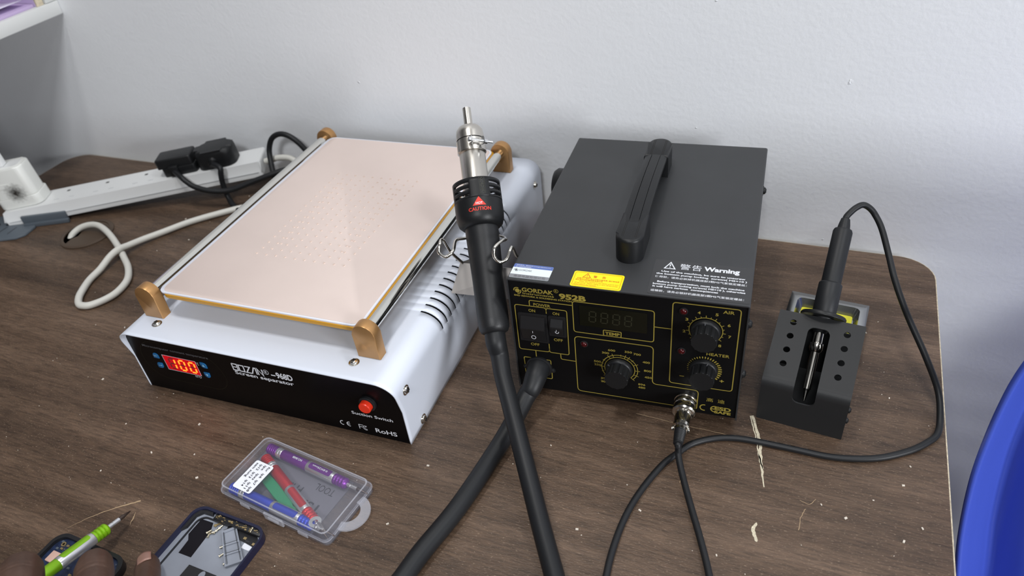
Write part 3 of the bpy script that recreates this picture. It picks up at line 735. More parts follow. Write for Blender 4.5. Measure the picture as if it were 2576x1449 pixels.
t.build('white_print', 'whiteink', wl, smooth=0)
# gun holder on the left side: bent plate and nickel wire hooks
hp = [Vector((-.0625, .0500, .1005)), Vector((-.0008, .0500, .1005)), Vector((-.0008, .0390, .0745)), Vector((-.0690, .0350, .0765))]
h = MB(); q = (hp[1]-hp[0]).cross(hp[3]-hp[0]).normalized()*.0012
top_ = [h.bm.verts.new(v) for v in hp]; bot_ = [h.bm.verts.new(v+q*(1 if q.y > 0 else -1)) for v in hp]
for i in range(4): h._f([top_[i], top_[(i+1) % 4], bot_[(i+1) % 4], bot_[i]], 0)
h._f(top_[::-1], 0); h._f(bot_, 0)
lf = [hp[0], hp[3], hp[3]+Vector((.009, .016, -.008)), hp[0]+Vector((.006, .014, -.004))]
h._f([h.bm.verts.new(v) for v in lf], 0); h._f([h.bm.verts.new(v+Vector((.0012, 0, 0))) for v in reversed(lf)], 0)
holder = h.build('gun_holder', 'satin', S, smooth=0, label='bent steel gun holder plate')
wire = [(-.0030, .0560, .1060), (-.0079, .050, .1141), (-.0057, .035, .1343), (-.0068, .025, .1299), (-.0119, .021, .1281), (-.016, .020, .1344), (-.0159, .024, .1407), (-.0134, .034, .1405), (-.0142, .045, .1346), (-.0215, .058, .1271), (-.0387, .074, .1170), (-.0520, .074, .1150), (-.0601, .062, .1190), (-.0604, .045, .1281), (-.0561, .028, .1299), (-.0607, .022, .127), (-.0661, .021, .1316), (-.0661, .026, .1375), (-.0671, .034, .1352), (-.0667, .043, .1168), (-.0600, .049, .1015)]
MB().tube(wire, .00145, seg=10, n=6).build('hook_wire', 'nickel', holder)

# ------------------------------------------------------------------ hot air gun with its hose
def sp(a, b, z):                               # station frame -> desk
    c_, s_ = math.cos(.0675), math.sin(.0675); return Vector((-.21171+c_*a-s_*b, -.29962+s_*a+c_*b, z))
G0, G1 = sp(-.0120, -.0100, .0720), sp(-.0740, .1380, .2070)
GL = (G1-G0).length; ga = (G1-G0).normalized()
G = thing('hot_air_gun', 'black hot air gun with steel nozzle hanging in wire hooks', 'hot air gun', tuple(G0))
Mg = axis(Vector((0, 0, 0)), G1-G0)
# local -y of the gun is the side that carries the printing
fz = ga; nv = Vector((.25, -.76, .60)); nv = (nv-fz*nv.dot(fz)).normalized(); fy = -nv; fx = fy.cross(fz)
Mg = frame4((0, 0, 0), fx, fy, fz)
MB().lathe([(.0085, .0035), (.0114, .0050), (.0129, .0085), (.0133, .016), (.0134, .050), (.0144, .090), (.0145, .102)], M=Mg, seg=40).build('grip', 'plasticg', G)
# shroud: lower bowl + slotted ring
sh = MB().lathe([(.0143, .0960), (.0166, .0966), (.0190, .0990), (.0204, .1030), (.0210, .1080), (.0209, .1190)], M=Mg, seg=72).build('shroud', 'plasticb', G)
n_ = 72; P = []
hs = [.1185, .1205, .1229, .1257, .1281, .1309, .1333, .1365]
def shr(r):
    return [[Mg @ Vector((r*math.cos(2*PI*i/n_), r*math.sin(2*PI*i/n_), h)) for h in hs] for i in range(n_+1)]
def slot(i, j):
    a = (360*(i+.5)/n_) % 360
    return j in (1, 3, 5) and any(lo < a < hi for lo, hi in ((212, 258), (312, 355), (30, 80), (120, 170)))
ring_ = MB().grid(shr(.0200), keep=lambda i, j: not slot(i, j)); bmesh.ops.remove_doubles(ring_.bm, verts=ring_.bm.verts[:], dist=1e-6)
rg = ring_.build('vent_ring', 'plasticb', G, smooth=40); md = rg.modifiers.new('shell', 'SOLIDIFY'); md.thickness = .0020; md.offset = 0
MB().lathe([(.0116, .095), (.0116, .1780), (.0112, .1785)], M=Mg, seg=48).build('heater_tube', 'steel', G)
noz = MB().lathe([(.0119, .1660), (.0123, .1660), (.0123, .1835), (.0117, .1875), (.0098, .1905), (.0070, .1922), (.0038, .1928), (.0037, GL), (.0030, GL), (.0030, GL-.008), (0, GL-.008)], M=Mg, seg=48).build('nozzle', 'steel', G)
cl = MB(); cl.lathe([(.0124, .1665), (.0128, .1665), (.0128, .1770), (.0124, .1770)], M=Mg, seg=48)
cl.build('clamp_band', 'steel', noz)
cl = MB(); cl.lathe([(.01235, .1776), (.01245, .1776), (.01245, .1784), (.01235, .1784)], M=Mg, seg=48); cl.build('clamp_slit', 'dark', noz)
for a in (282, 318):
    Ml = Mg @ Matrix.Rotation(math.radians(a+90), 4, 'Z') @ Matrix.Translation((0, -.0120, .1722))
    MB().prism(rrect(-.0036, .0036, 0, .0078, .003), -.0005, .0005, M=Ml @ frame4((0, 0, 0), (0, 0, 1), (0, -1, 0), (1, 0, 0))).build('clamp_ear', 'zinc', noz)
ea = lambda a, r, z: Mg @ Vector((r*math.cos(math.radians(a)), r*math.sin(math.radians(a)), z))
p0, p1 = ea(282, .0172, .1722), ea(318, .0172, .1712)
d_ = (p1-p0).normalized()
bo = MB(); bo.cyl(p0-d_*.002, p1+d_*.0085, .0012, seg=12); bo.lathe([(.0022, -.0030), (.0024, -.0018), (.0024, -.0006)], M=axis(p0, p1), seg=14); bo.cyl(p1+d_*.0010, p1+d_*.0036, .0023, seg=6); bo.build('clamp_screw', 'zinc', noz)
# markings on the shroud, wrapped round the cylinder
def wrap(mb, r, a0):                           # local (x along the rim, y up) -> cylinder
    for v in mb.bm.verts:
        a = math.radians(a0)+v.co.x/r; v.co = Mg @ Vector(((r+v.co.z)*math.cos(a), (r+v.co.z)*math.sin(a), v.co.y))
t = MB(); t.prism([(-.0058, .1108), (.0058, .1108), (0, .1186)], 0, .00008); bmesh.ops.subdivide_edges(t.bm, edges=t.bm.edges[:], cuts=3, use_grid_fill=True)
t.text('CAUTION', -.0098, .0098, .1062, .0032, bold=.02, h=.0001); wrap(t, .02103, 280); t.build('caution_print', 'redink', sh, smooth=0)
t = MB(); t.text('HOT', -.0029, .0029, .1116, .0021, bold=.02, h=.0003); wrap(t, .02103, 280); t.build('hot_print', 'whiteink', sh, smooth=0)
t = MB(); t.text('GORDAK', 0, .0130, .0, .0028, bold=.01, h=.0002)
for v in t.bm.verts: v.co = Vector((v.co.y-.0013, .1350-v.co.x, v.co.z))
t.line([(-.0022, .1356), (.0022, .1356), (.0022, .1212), (-.0022, .1212)], .0003, closed=True, h=.0002); wrap(t, .02102, 292); t.build('moulded_name', 'segoff', rg, smooth=0)
hose = [fz*.006, -fz*.004, Vector((-.2182, -.3169, .0595))-G0, Vector((-.2110, -.3299, .0500))-G0, Vector((-.1985, -.3482, .0400))-G0, Vector((-.1840, -.3700, .0310))-G0, Vector((-.1644, -.3997, .0200))-G0, Vector((-.1435, -.4320, .0125))-G0, Vector((-.1211, -.4662, .0085))-G0, Vector((-.0948, -.5073, .0078))-G0,
        Vector((-.075, -.560, .0078))-G0, Vector((-.085, -.62, .0078))-G0, Vector((-.13, -.655, .0078))-G0, Vector((-.185, -.64, .0078))-G0, Vector((-.222, -.59, .0078))-G0]
back = [Vector((-.2300, -.5400, .0078)), Vector((-.2236, -.5005, .0078)), Vector((-.2200, -.4765, .0078)), Vector((-.2108, -.4341, .0078)), Vector((-.2038, -.3797, .0090)), Vector((-.1990, -.3480, .0145)), Vector((-.1948, -.3230, .0235)), sp(.0188, -.0190, .0290), sp(.0203, -.0110, .0338), sp(.0206, -.0040, .0358), sp(.0206, .0, .0362)]
MB().tube([p_ for p_ in hose]+[p_-G0 for p_ in back], [.0088, .0088, .0078]+[.0073]*(len(hose)-3)+[.0074]*(len(back)-6)+[.0076, .0080, .0086, .0094, .0096, .0096], seg=20, n=8).build('hose', 'rubber', G)

# ------------------------------------------------------------------ soldering iron stand, sponge, iron
tx, ty, ta, tw, tl, h1, h2 = -.010786, -.27093878, -.08316148, .06643445, .0613765, .04348193, .0684415
K = thing('soldering_iron_stand', 'black folded metal soldering iron stand with slot and round holes', 'stand', (tx, ty, 0), ta)
# folded sheet: front wall, bend, sloping top with a slot and eight holes
def tz(b): return h1+(h2-h1)*b/tl
nx = 48
def sheet_pt(a, s_):                            # s_: arc position along the fold
    if s_ <= h1-.006: return Vector((a, 0, s_))
    lim = h1-.006
    L2 = .012
    if s_ <= lim+L2:
        u = (s_-lim)/L2; p0, p1, p2 = Vector((a, 0, lim)), Vector((a, 0, h1+.0005)), Vector((a, .0065, tz(.0065)))
        return p0*(1-u)**2+p1*2*u*(1-u)+p2*u*u
    d = s_-lim-L2; L3 = math.hypot(tl-.0065, h2-tz(.0065)); u = d/L3
    return Vector((a, .0065+(tl-.0065)*u, tz(.0065)+(h2-tz(.0065))*u))
SL = h1-.006+.012+math.hypot(tl-.0065, h2-tz(.0065))
ho = MB()
slot_o = rrect(tw/2-.0085, tw/2+.0085, h1-.0155, SL-.0105, .005, 4)
holes = []
for k in range(4):
    s_ = SL-.0105-k*.0128; holes += [(.0125, s_+.0008), (tw-.0125, s_-.0005)]
# build the flat pattern with holes through a filled curve, then fold it
cu = bpy.data.curves.new('pattern', 'CURVE'); cu.dimensions = '2D'; cu.fill_mode = 'FRONT'
def loop(pts):
    sp_ = cu.splines.new('POLY'); sp_.points.add(len(pts)-1); sp_.use_cyclic_u = True
    for q_, (x, y) in zip(sp_.points, pts): q_.co = (x, y, 0, 1)
loop(rrect(0, tw, 0, SL, .0006, 1)); loop(slot_o)
for x, y in holes: loop(circ(x, y, .0027, 16))
ob = bpy.data.objects.new('pattern', cu); COL.objects.link(ob)
pm = bpy.data.meshes.new_from_object(ob.evaluated_get(bpy.context.evaluated_depsgraph_get())); bpy.data.objects.remove(ob)
ho.bm.from_mesh(pm)
for k in range(28):
    y = h1-.012+k*.0011
    g_ = ho.bm.verts[:]+ho.bm.edges[:]+ho.bm.faces[:]
    bmesh.ops.bisect_plane(ho.bm, geom=g_, plane_co=(0, y, 0), plane_no=(0, 1, 0), dist=1e-6)
for v in ho.bm.verts: v.co = sheet_pt(v.co.x, v.co.y)
tp = ho.build('folded_plate', 'blackmatt', K, smooth=0, recalc=True); md = tp.modifiers.new('sheet', 'SOLIDIFY'); md.thickness = .0013; md.offset = 0
for x in (.0007, tw-.0007):
    MB().prism([(.0005, 0), (tl+.002, 0), (tl-.004, tz(tl-.004)-.001), (.004, h1-.004), (.0005, h1-.006)], -.0006, .0006, M=frame4((x, 0, 0), (0, 1, 0), (0, 0, 1), (1, 0, 0))).build('side_wall', 'blackmatt', K, smooth=0)
MB().box(.002, tw-.002, .002, .166, 0, .0012).build('base_plate', 'blackmatt', K)
for z in (.012, .024): screw(K, RIGHT(tw) @ Matrix.Translation((.010, z, 0)), .0026, 'plasticb')
# funnel at the top end
ith = math.radians(40)
idir = Vector((0, math.cos(ith), math.sin(ith)))
itip = Vector((tw/2, .0128, .0182))
iM = frame4(itip, (1, 0, 0), (0, -math.sin(ith), math.cos(ith)), idir)
MB().lathe([(.0106, .0706), (.0178, .0706), (.0180, .0726), (.0172, .0738), (.0106, .0738), (.0106, .0706)], M=iM, seg=44).build('holder_ring', 'plasticb', K)
MB().box(.002, tw-.002, .0700, .0712, 0, .0500).build('added_back_sheet', 'blackmatt', K)  # added sheet behind the folded plate, keeps its slot and holes dark
tr = thing('sponge_tray', 'pressed tin tray behind the iron stand holding a yellow sponge', 'tray', (tx, ty, 0), ta)
t = MB(); zt = .0125; y0, y1 = .088, .1625
fo = rrect(-.0015, tw+.0015, y0, y1, .001, 3); fi = rrect(.0055, tw-.0055, y0+.006, y1-.007, .005, 3); ff = rrect(.0095, tw-.0095, y0+.010, y1-.012, .004, 3)
n = len(fo)
V = [[t.bm.verts.new((x, y, z)) for x, y in l] for l, z in ((fo, zt), (fi, zt), (ff, .0030))]
for a, b in zip(V, V[1:]):
    for i in range(n): t._f([a[i], a[(i+1) % n], b[(i+1) % n], b[i]], 0)
t._f(V[2], 0)
trm = t.build('tin', 'tin', tr, smooth=40); md = trm.modifiers.new('sheet', 'SOLIDIFY'); md.thickness = .0006; md.offset = -1
spg = thing('sponge', 'bright yellow soldering sponge lying in the tin tray', 'sponge', (tx, ty, 0), ta)
MB().prism(rrect(.0105, tw-.0105, y0+.012, y1-.0165, .002, 3), .0034, .0092, bevel=.0008).build('pad', 'sponge', spg)

IT = thing('soldering_iron', 'black soldering iron resting in the stand, cord looping across the desk', 'soldering iron', (0, 0, 0), 0)
c_, s_ = math.cos(ta), math.sin(ta)
def stp(v): return Vector((tx+c_*v.x-s_*v.y, ty+s_*v.x+c_*v.y, v.z))
Mi = frame4(stp(itip), (c_, s_, 0), Vector((-s_*idir.y, c_*idir.y, idir.z)).cross(Vector((c_, s_, 0))), Vector((-s_*idir.y, c_*idir.y, idir.z)))
MB().lathe([(0, 0), (.0006, .0004), (.0022, .0085), (.0027, .0105), (.0029, .0108)], M=Mi, seg=20).build('tip', 'nickel', IT)
MB().lathe([(.0033, .0105), (.0034, .0415), (.0046, .0425), (.0050, .0440), (.0054, .0445), (.0054, .0490), (.0040, .0495), (.0040, .062)], M=Mi, seg=24).build('barrel', 'nickel', IT)
MB().lathe([(.0052, .058), (.0072, .062), (.0078, .0695)], M=Mi, seg=32).build('collar', 'plasticb', IT)
MB().lathe([(.0080, .0690), (.0093, .0720), (.0093, .1000), (.0088, .1010), (.0078, .1015), (.0078, .1465), (.0070, .1485), (.0050, .1490)], M=Mi, seg=32).build('handle', 'rubber', IT)
MB().lathe([(.0052, .1485), (.0046, .1530), (.0036, .1580), (.0029, .1585)], M=Mi, seg=24).build('strain_relief', 'rubber', IT)
A = Mi @ Vector((0, 0, .153)); Bq = Mi @ Vector((0, 0, .1595))
cord = [A, Bq, Vector((.0364, -.1358, .1243)), Vector((.0402, -.1322, .1272)), Vector((.0450, -.1285, .1282)), Vector((.0503, -.1280, .1258)), Vector((.0556, -.1290, .1205)), Vector((.0625, -.1365, .1120)), Vector((.0704, -.1520, .0980)), Vector((.0768, -.1710, .0880)), Vector((.0852, -.1843, .0750)), Vector((.0936, -.1920, .0620)), Vector((.1090, -.2095, .0420)), Vector((.1220, -.2225, .0200)), Vector((.1257, -.2390, .0065)),
        Vector((.1240, -.2530, .0028)), Vector((.1170, -.2635, .0026)), Vector((.1046, -.2759, .0026)), Vector((.0851, -.2888, .0026)), Vector((.0656, -.2960, .0026)), Vector((.0457, -.2996, .0026)), Vector((.0222, -.2997, .0026)), Vector((-.0080, -.3000, .0026)), Vector((-.0264, -.3020, .0026)), Vector((-.0413, -.3074, .0026)), Vector((-.0554, -.3173, .0026)), Vector((-.0641, -.3298, .0026)), Vector((-.0733, -.3455, .0026)),
        Vector((-.0827, -.3723, .0026)), Vector((-.0883, -.3985, .0026)), Vector((-.0900, -.4255, .0026)), Vector((-.0887, -.4511, .0026)), Vector((-.0831, -.4942, .0026)), Vector((-.0700, -.5300, .0026)), Vector((-.0400, -.5500, .0026)), Vector((-.0120, -.5250, .0026)),
        Vector((-.0084, -.4694, .0026)), Vector((-.0216, -.4296, .0030)), Vector((-.0328, -.4026, .0034)), Vector((-.0443, -.3780, .0042)), Vector((-.0551, -.3544, .0060)), Vector((-.0619, -.3382, .0095)), Vector((-.0644, -.3275, .0140)), sp(.1455, -.046, .0185), sp(.1455, -.038, .0198)]
MB().tube(cord, .0026, seg=14, n=8).build('cord', 'rubber', IT)
c0, c1 = sp(.1455, -.0018, .0216), sp(.1455, -.0400, .0196)
Mc = axis(c0, c1)
cn = MB().lathe([(.0086, 0), (.0090, .0006), (.0090, .0040), (.0085, .0046), (.0087, .0075), (.0093, .0085), (.0093, .0108), (.0084, .0118), (.0066, .0120), (.0064, .0122), (.0064, .0235), (.0068, .0240), (.0066, .0265), (.0052, .0275), (.0052, .0300), (.0040, .0302)], M=Mc, seg=40).build('plug_connector', 'nickel', IT)
for s2 in (-1, 1): MB().lathe([(.0016, 0), (.0019, .0006), (.0019, .0018), (0, .0022)], M=Mc @ Matrix.Translation((s2*.0052, 0, .0285)) @ Matrix.Rotation(s2*PI/2, 4, 'Y'), seg=12).build('clamp_screw', 'nickel', cn)
pr_ = [(.0046, .0300)]
for i in range(9): pr_ += [(.0047-.0001*i, .0305+i*.0013), (.0042-.0001*i, .0309+i*.0013), (.0042-.0001*i, .0314+i*.0013), (.0047-.0001*i, .0316+i*.0013)]
pr_ += [(.0038, .0430), (.0026, .0435)]
MB().lathe(pr_, M=Mc, seg=20).build('ribbed_boot', 'rubber', IT)
# lettering printed along the cord
t = MB(); x0 = -.022
tx_pts = [(.0470, -.2996), (.0222, -.2997), (-.0080, -.3000), (-.0230, -.3014)]
for s_t, xa, xb in (('GORDAK', .0315, .0220), ('DIAN', .0185, .0130), ('XIAN', .0100, .0045), ('RVV', .0015, -.0030), ('300/500V', -.0060, -.0170)):
    Mt = frame4((xa, -.29985, .0026), (-1, 0, 0), (0, -math.cos(math.radians(35)), math.sin(math.radians(35))), (0, math.sin(math.radians(35)), math.cos(math.radians(35))))
    yoff = -.0008
    for_len = abs(xb-xa)
    Mt = Mt @ Matrix.Translation((0, 0, .00262))
    t.text(s_t, 0, for_len, yoff, .0013, Mt, .01, h=.0)
    if xa < .001:
        pass
t.build('cord_print', 'lblgrey', IT, smooth=0)

# ------------------------------------------------------------------ power strip, plugs, charger, cables
px_, py_, pyaw, ptilt, pw, ph = -.91915, -.16995, .46249, .07866, .0488, .0204
cs, sn, ct, st_ = math.cos(pyaw), math.sin(pyaw), math.cos(ptilt), math.sin(ptilt)
pax = Vector((cs*ct, sn*ct, st_)); pn = Vector((-sn, cs, 0)); pup = pax.cross(pn)
PM = frame4((px_, py_, .0062), pax, pn, pup)
PS = thing('power_strip', 'long white six-gang power strip against the wall with white cord', 'power strip'); PS.matrix_world = PM
PMi = PM.inverted()
L0, L1 = -.082, .275
sec = [(0, 0), (pw, 0), (pw, .006), (pw-.001, .0075), (pw-.003, ph), (.003, ph), (.001, .0075), (0, .006)]
b_ = MB(); b_.prism([(y, z) for y, z in sec], L0, L1, M=frame4((0, 0, 0), (0, 1, 0), (0, 0, 1), (1, 0, 0)), bevel=.0035, seg=4)
body = b_.build('body', 'whitepl', PS, smooth=35)
sm = MB()
for y in (-.0002, pw+.0002): sm.box(L0+.005, L1-.005, y-.0002, y+.0002, .0060, .0070)
sm.build('seam', 'greyslot', body, smooth=0)
for tcen in (-.055, .0, .0553, .1105, .1660, .2170):
    q = MB(); q.box(tcen-.0022, tcen+.0022, .0325, .0362, ph-.001, ph+.00012); 
    so = q.build('earth_hole', 'slot', body, smooth=0)
    q = MB()
    for dx in (-.0095, .0150-.003): q.box(tcen+dx-.0036, tcen+dx+.0036, .0128, .0146, ph-.001, ph+.0002, bevel=.0002)
    q.build('shuttered_slots', 'greyslot', so, smooth=0)
q = MB().box(.1925, .1950, .028, .034, ph-.001, ph+.0004).build('neon_lamp', 'redink', body, smooth=0)
# white mains cord of the strip (from its right end behind the separator, round the loop, into the grommet)
wc = [(-.6800, -.031, .0400), (-.6600, -.0240, .0440), (-.6400, -.0220, .0420), (-.6220, -.0300, .0280), (-.6150, -.0500, .0080), (-.6280, -.0700, .0042), (-.6520, -.0810, .0042), (-.6801, -.0901, .0042), (-.7041, -.1095, .0042), (-.7326, -.1384, .0042), (-.7522, -.1685, .0046), (-.7640, -.1900, .006), (-.7690, -.2100, .0090), (-.7702, -.2222, .0118), (-.7710, -.2360, .0105), (-.7700, -.2560, .0055), (-.7677, -.2755, .0042), (-.7582, -.2965, .0042), (-.7509, -.3074, .0042), (-.7420, -.3150, .0042), (-.7350, -.3158, .0042), (-.7270, -.3128, .0042), (-.7180, -.3010, .0042), (-.7140, -.2850, .0042), (-.7200, -.2634, .0042), (-.7375, -.2437, .0042),
      (-.7611, -.2269, .0040), (-.7835, -.2123, .0060), (-.8142, -.1952, .0090), (-.8420, -.1840, .0100), (-.8600, -.1830, .0090), (-.8740, -.1895, .0060), (-.8800, -.2010, .0005), (-.8790, -.2100, -.0100), (-.8780, -.2130, -.0200)]
MB().tube([PMi @ Vector(v) for v in wc], .0040, seg=16, n=8).build('cord', 'offwhite', PS)
# grey mounting foot clipped to the left end
gb = thing('mounting_bracket', 'slate grey plastic bracket clipped to the left end of the power strip', 'bracket'); gb.matrix_world = Matrix.Translation((px_, py_, 0)) @ Matrix.Rotation(pyaw, 4, 'Z')
t = MB(); t.box(-.0575, .0015, -.0047, -.0006, .0004, .0150, bevel=.0005); t.box(-.0560, .004, -.0085, -.0040, .0004, .0060, bevel=.0005)
t.build('clip', 'greypl', gb)
t = MB(); t.prism([(-.130, .029), (-.0850, .029), (-.0850, -.0012), (-.044, -.0012), (-.040, -.012), (-.046, -.030), (-.056, -.036), (-.130, -.036)], .0003, .0034, bevel=.0005); pt = t.build('foot_plate', 'greypl', gb)
t = MB(); t.poly(circ(-.098, .004, .0045, 16), TOP(.0034)); t.line([(-.088, -.020), (-.080, -.004)], .0012, TOP(.0034)); t.line([(-.072, -.024), (-.066, -.008)], .0010, TOP(.0034)); t.build('screw_hole', 'dark', pt, smooth=0)
# charger standing in the left socket
CM = PM @ Matrix.Translation((-.055, .026, ph))
ch = thing('phone_charger', 'white plug-in phone charger with a black burn mark, on the power strip', 'charger'); ch.matrix_world = CM
cb = MB().prism(rrect(-.0300, .0285, -.0165, .0185, .009, 6), .0005, .0145, bevel=.001).build('base', 'charger', ch)
MB().prism(rrect(-.0290, .0270, -.0155, .0165, .009, 6), .0150, .0560, bevel=.0022, seg=3, top_only=True).build('body', 'charger', ch)
MB().prism(rrect(-.0080, .0210, -.0095, .0105, .004, 4), .0560, .0563).build('top_face', 'whitepl', ch, smooth=0)
MB().prism(rrect(-.0185, .0010, .0300, .0360, .0028, 5), 0, .0006, M=FRONT(-.0154)).build('badge', 'charger', ch, smooth=30)
us = thing('usb_cable', 'white usb cable plugged into the top of the charger', 'cable'); us.matrix_world = CM
MB().box(-.0220, .0025, -.0060, .0050, .0563, .0760, bevel=.0014).build('usb_plug', 'whitepl', us)
MB().tube([(-.013, -.001, .075), (-.014, -.001, .084), (-.022, -.004, .094), (-.040, -.012, .096), (-.060, -.022, .080), (-.074, -.030, .050), (-.080, -.036, .010), (-.085, -.040, .0)], .0017, seg=10).build('lead', 'whitepl', us)
# two black plugs
def plug(tc_, rounded, group, label, cable, r=.0036):
    Mp = PM @ Matrix.Translation((tc_, .0225, ph))
    o = thing('mains_plug', label, 'plug'); o.matrix_world = Mp; inv = Mp.inverted()
    w2 = .0255 if rounded else .0235
    if rounded:
        m_ = MB().prism(rrect(-w2, w2, -.0155, .0215, .012, 6), .0006, .0250, bevel=.007, seg=4, top_only=True)
    else:
        m_ = MB().prism(rrect(-w2+.002, w2, -.0125, .0205, .004, 4), .0006, .0120, bevel=.001); m_.prism(rrect(-w2-.004, w2-.002, -.0105, .0190, .004, 4), .0118, .0245, bevel=.002, seg=3, top_only=True)
    m_.build('body', 'plasticb', o)
    g_ = MB()
    if rounded: g_.lathe([(.0072, 0), (.0068, .004), (.0060, .0042), (.0062, .0058), (.0054, .0060), (.0056, .0076), (.0044, .0078)], M=axis((-.002, -.0125, .0105), (-.002, -.0300, .0020)), seg=20)
    else: g_.box(-.011, .002, -.0175, -.0100, .0015, .0155, bevel=.0015)
    g_.build('cord_grip', 'plasticb', o)
    MB().tube([inv @ Vector(v) for v in cable], r, seg=14, n=8).build('cord', 'rubber', o)
    return o
q0 = PM @ Vector((.1660-.0045, .0075, ph+.008))
plug(.1660, False, None, 'squarish black mains plug on the power strip, second from its right end',
     [q0, (-0.7638, -0.0992, 0.0435), (-0.7567, -0.1001, 0.0383), (-0.7458, -0.1003, 0.0325), (-0.7248, -0.0965, 0.0269), (-0.7005, -0.0866, 0.0254), (-0.6714, -0.0699, 0.0331), (-0.6476, -0.0558, 0.0392), (-0.6343, -0.0469, 0.0411), (-.6200, -.0360, .0380), (-.6090, -.0250, .0380), (-.6130, -.0220, .0550), (-.6280, -.0230, .0740), (-.6450, -.0240, .0800), (-.6600, -.0260, .0740), (-.6670, -.0300, .0600), (-.6640, -.0380, .0460), (-.6500, -.0560, .0300), (-.6380, -.0680, .0140), (-.6300, -.0800, .0050), (-.6100, -.0950, .0040)])
q1 = PM @ Vector((.2170-.002, .0045, ph+.009))
plug(.2170, True, None, 'rounded black mains plug on the power strip, nearest its right end',
     [q1, (-.7165, -.0756, .0506), (-.7159, -.0787, .0417), (-.7167, -.0802, .0305), (-.7150, -.0820, .0190), (-.7090, -.0860, .0080), (-.6980, -.0925, .0038), (-.6819, -.1010, .0038), (-.6550, -.1120, .0038)])

# ------------------------------------------------------------------ clear tool case
BX = Vector((-.4080, -.4777, 0)); e1 = (Vector((-.2934, -.4922, 0))-BX); LX = e1.length; e1.normalize(); e2 = Vector((-e1.y, e1.x, 0)); LY = .0590
ca = math.atan2(e1.y, e1.x)
CS = thing('tool_case', 'small clear plastic case full of coloured screwdrivers on the desk', 'case', tuple(BX), ca)
CH = .0125
t = MB(); zo = rrect(0, LX, 0, LY, .005, 4); zi = rrect(.0009, LX-.0009, .0009, LY-.0009, .0043, 4)
t.ring(zo, zi, 0, .0062); t.prism(zi, 0, .0008)
t.build('tray', 'clear', CS)
t = MB(); lo = rrect(-.0004, LX+.0004, -.0004, LY+.0004, .0052, 4); l2 = rrect(.0018, LX-.0018, .0018, LY-.0018, .0050, 4)
n = len(lo); V = []
for l, z in ((lo, .0050), (lo, .0068), (rrect(.0008, LX-.0008, .0008, LY-.0008, .005, 4), .0072), (rrect(.0012, LX-.0012, .0012, LY-.0012, .005, 4), CH-.0012), (rrect(.0024, LX-.0024, .0024, LY-.0024, .0045, 4), CH)): V.append([t.bm.verts.new((x, y, z)) for x, y in l])
for a, b in zip(V, V[1:]):
    for i in range(n): t._f([a[i], a[(i+1) % n], b[(i+1) % n], b[i]], 0)
t._f(V[-1], 0)
lid = t.build('lid', 'clear', CS, smooth=50)
t = MB(); t.ring(lo, zo, .0048, .0054); t.ring(rrect(.0016, LX-.0016, .0016, LY-.0016, .005, 4), rrect(.0026, LX-.0026, .0026, LY-.0026, .0045, 4), CH-.0004, CH+.0001); t.build('lid_edge', 'clearrim', lid)
t = MB(); oa = circ(0, 0, .0165, 22, -90, 90); ia = circ(-.0015, 0, .0095, 22, -90, 90)
rg_ = oa+ia[::-1]
t.prism([(LX-.001+x*.95, LY*.50+y) for x, y in rg_], .0046, .0062, bevel=.0004); t.build('hanging_loop', 'clearrim', CS)
t = MB(); t.box(.052, .072, -.0022, .0, .0012, .0088, bevel=.0008); t.box(.0565, .0675, -.0026, -.0010, .0030, .0060, bevel=.0004); t.box(.024, .034, -.0012, 0, .0010, .0045, bevel=.0004); t.box(.086, .096, -.0012, 0, .0010, .0045, bevel=.0004)
t.build('latch', 'clearrim', CS)
st = MB().prism(rrect(0, .0192, 0, .0290, .0018, 4), 0, .0002, M=Matrix.Translation((.0130, .0052, CH)) ).build('sticker', 'sticker', CS, smooth=0, label='white paper sticker with black text')
t = MB()
# the lettering reads from the far edge towards the near one
TM = lambda x, y: frame4((x, y, CH+.0003), (0, -1, 0), (1, 0, 0), (0, 0, 1))
for txt, x, a, b in (('for  ip6  ip7  ip8', .0278, .0325, .0062), ('ipx   ipxs  ip11', .0237, .0322, .0075), ('ip12  ip13  ip14', .0196, .0318, .0085), ('sam sung', .0155, .0318, .0165)):
    t.text(txt, 0, a-b, 0, .0023, TM(x, a), .012)
t.build('sticker_print', 'blackink', st, smooth=0)
cd = thing('insert_card', 'grey printed card under the screwdrivers in the clear case', 'card', tuple(BX), ca)
MB().box(.003, .096, .003, LY-.003, .0009, .0012).build('sheet', 'card', cd, smooth=0)
t = MB()
TR = lambda x, y: frame4((x, y, .0013), (-1, 0, 0), (0, -1, 0), (0, 0, 1))
t.text('TOOL', 0, .0190, 0, .0065, TR(.0880, .0430), .0); t.text('PHILLIPS', 0, .0330, 0, .0070, TR(.0610, .0345), .02); t.text("TSI'", 0, .0200, 0, .0075, TR(.0880, .0260), .02)
t.build('card_print', 'blackink', cd, smooth=0)
def cw(x, y, z): return BX+e1*x+e2*y+Vector((0, 0, z))
def inv_case(v): d = Vector(v)-BX; return (d.dot(e1), d.dot(e2))
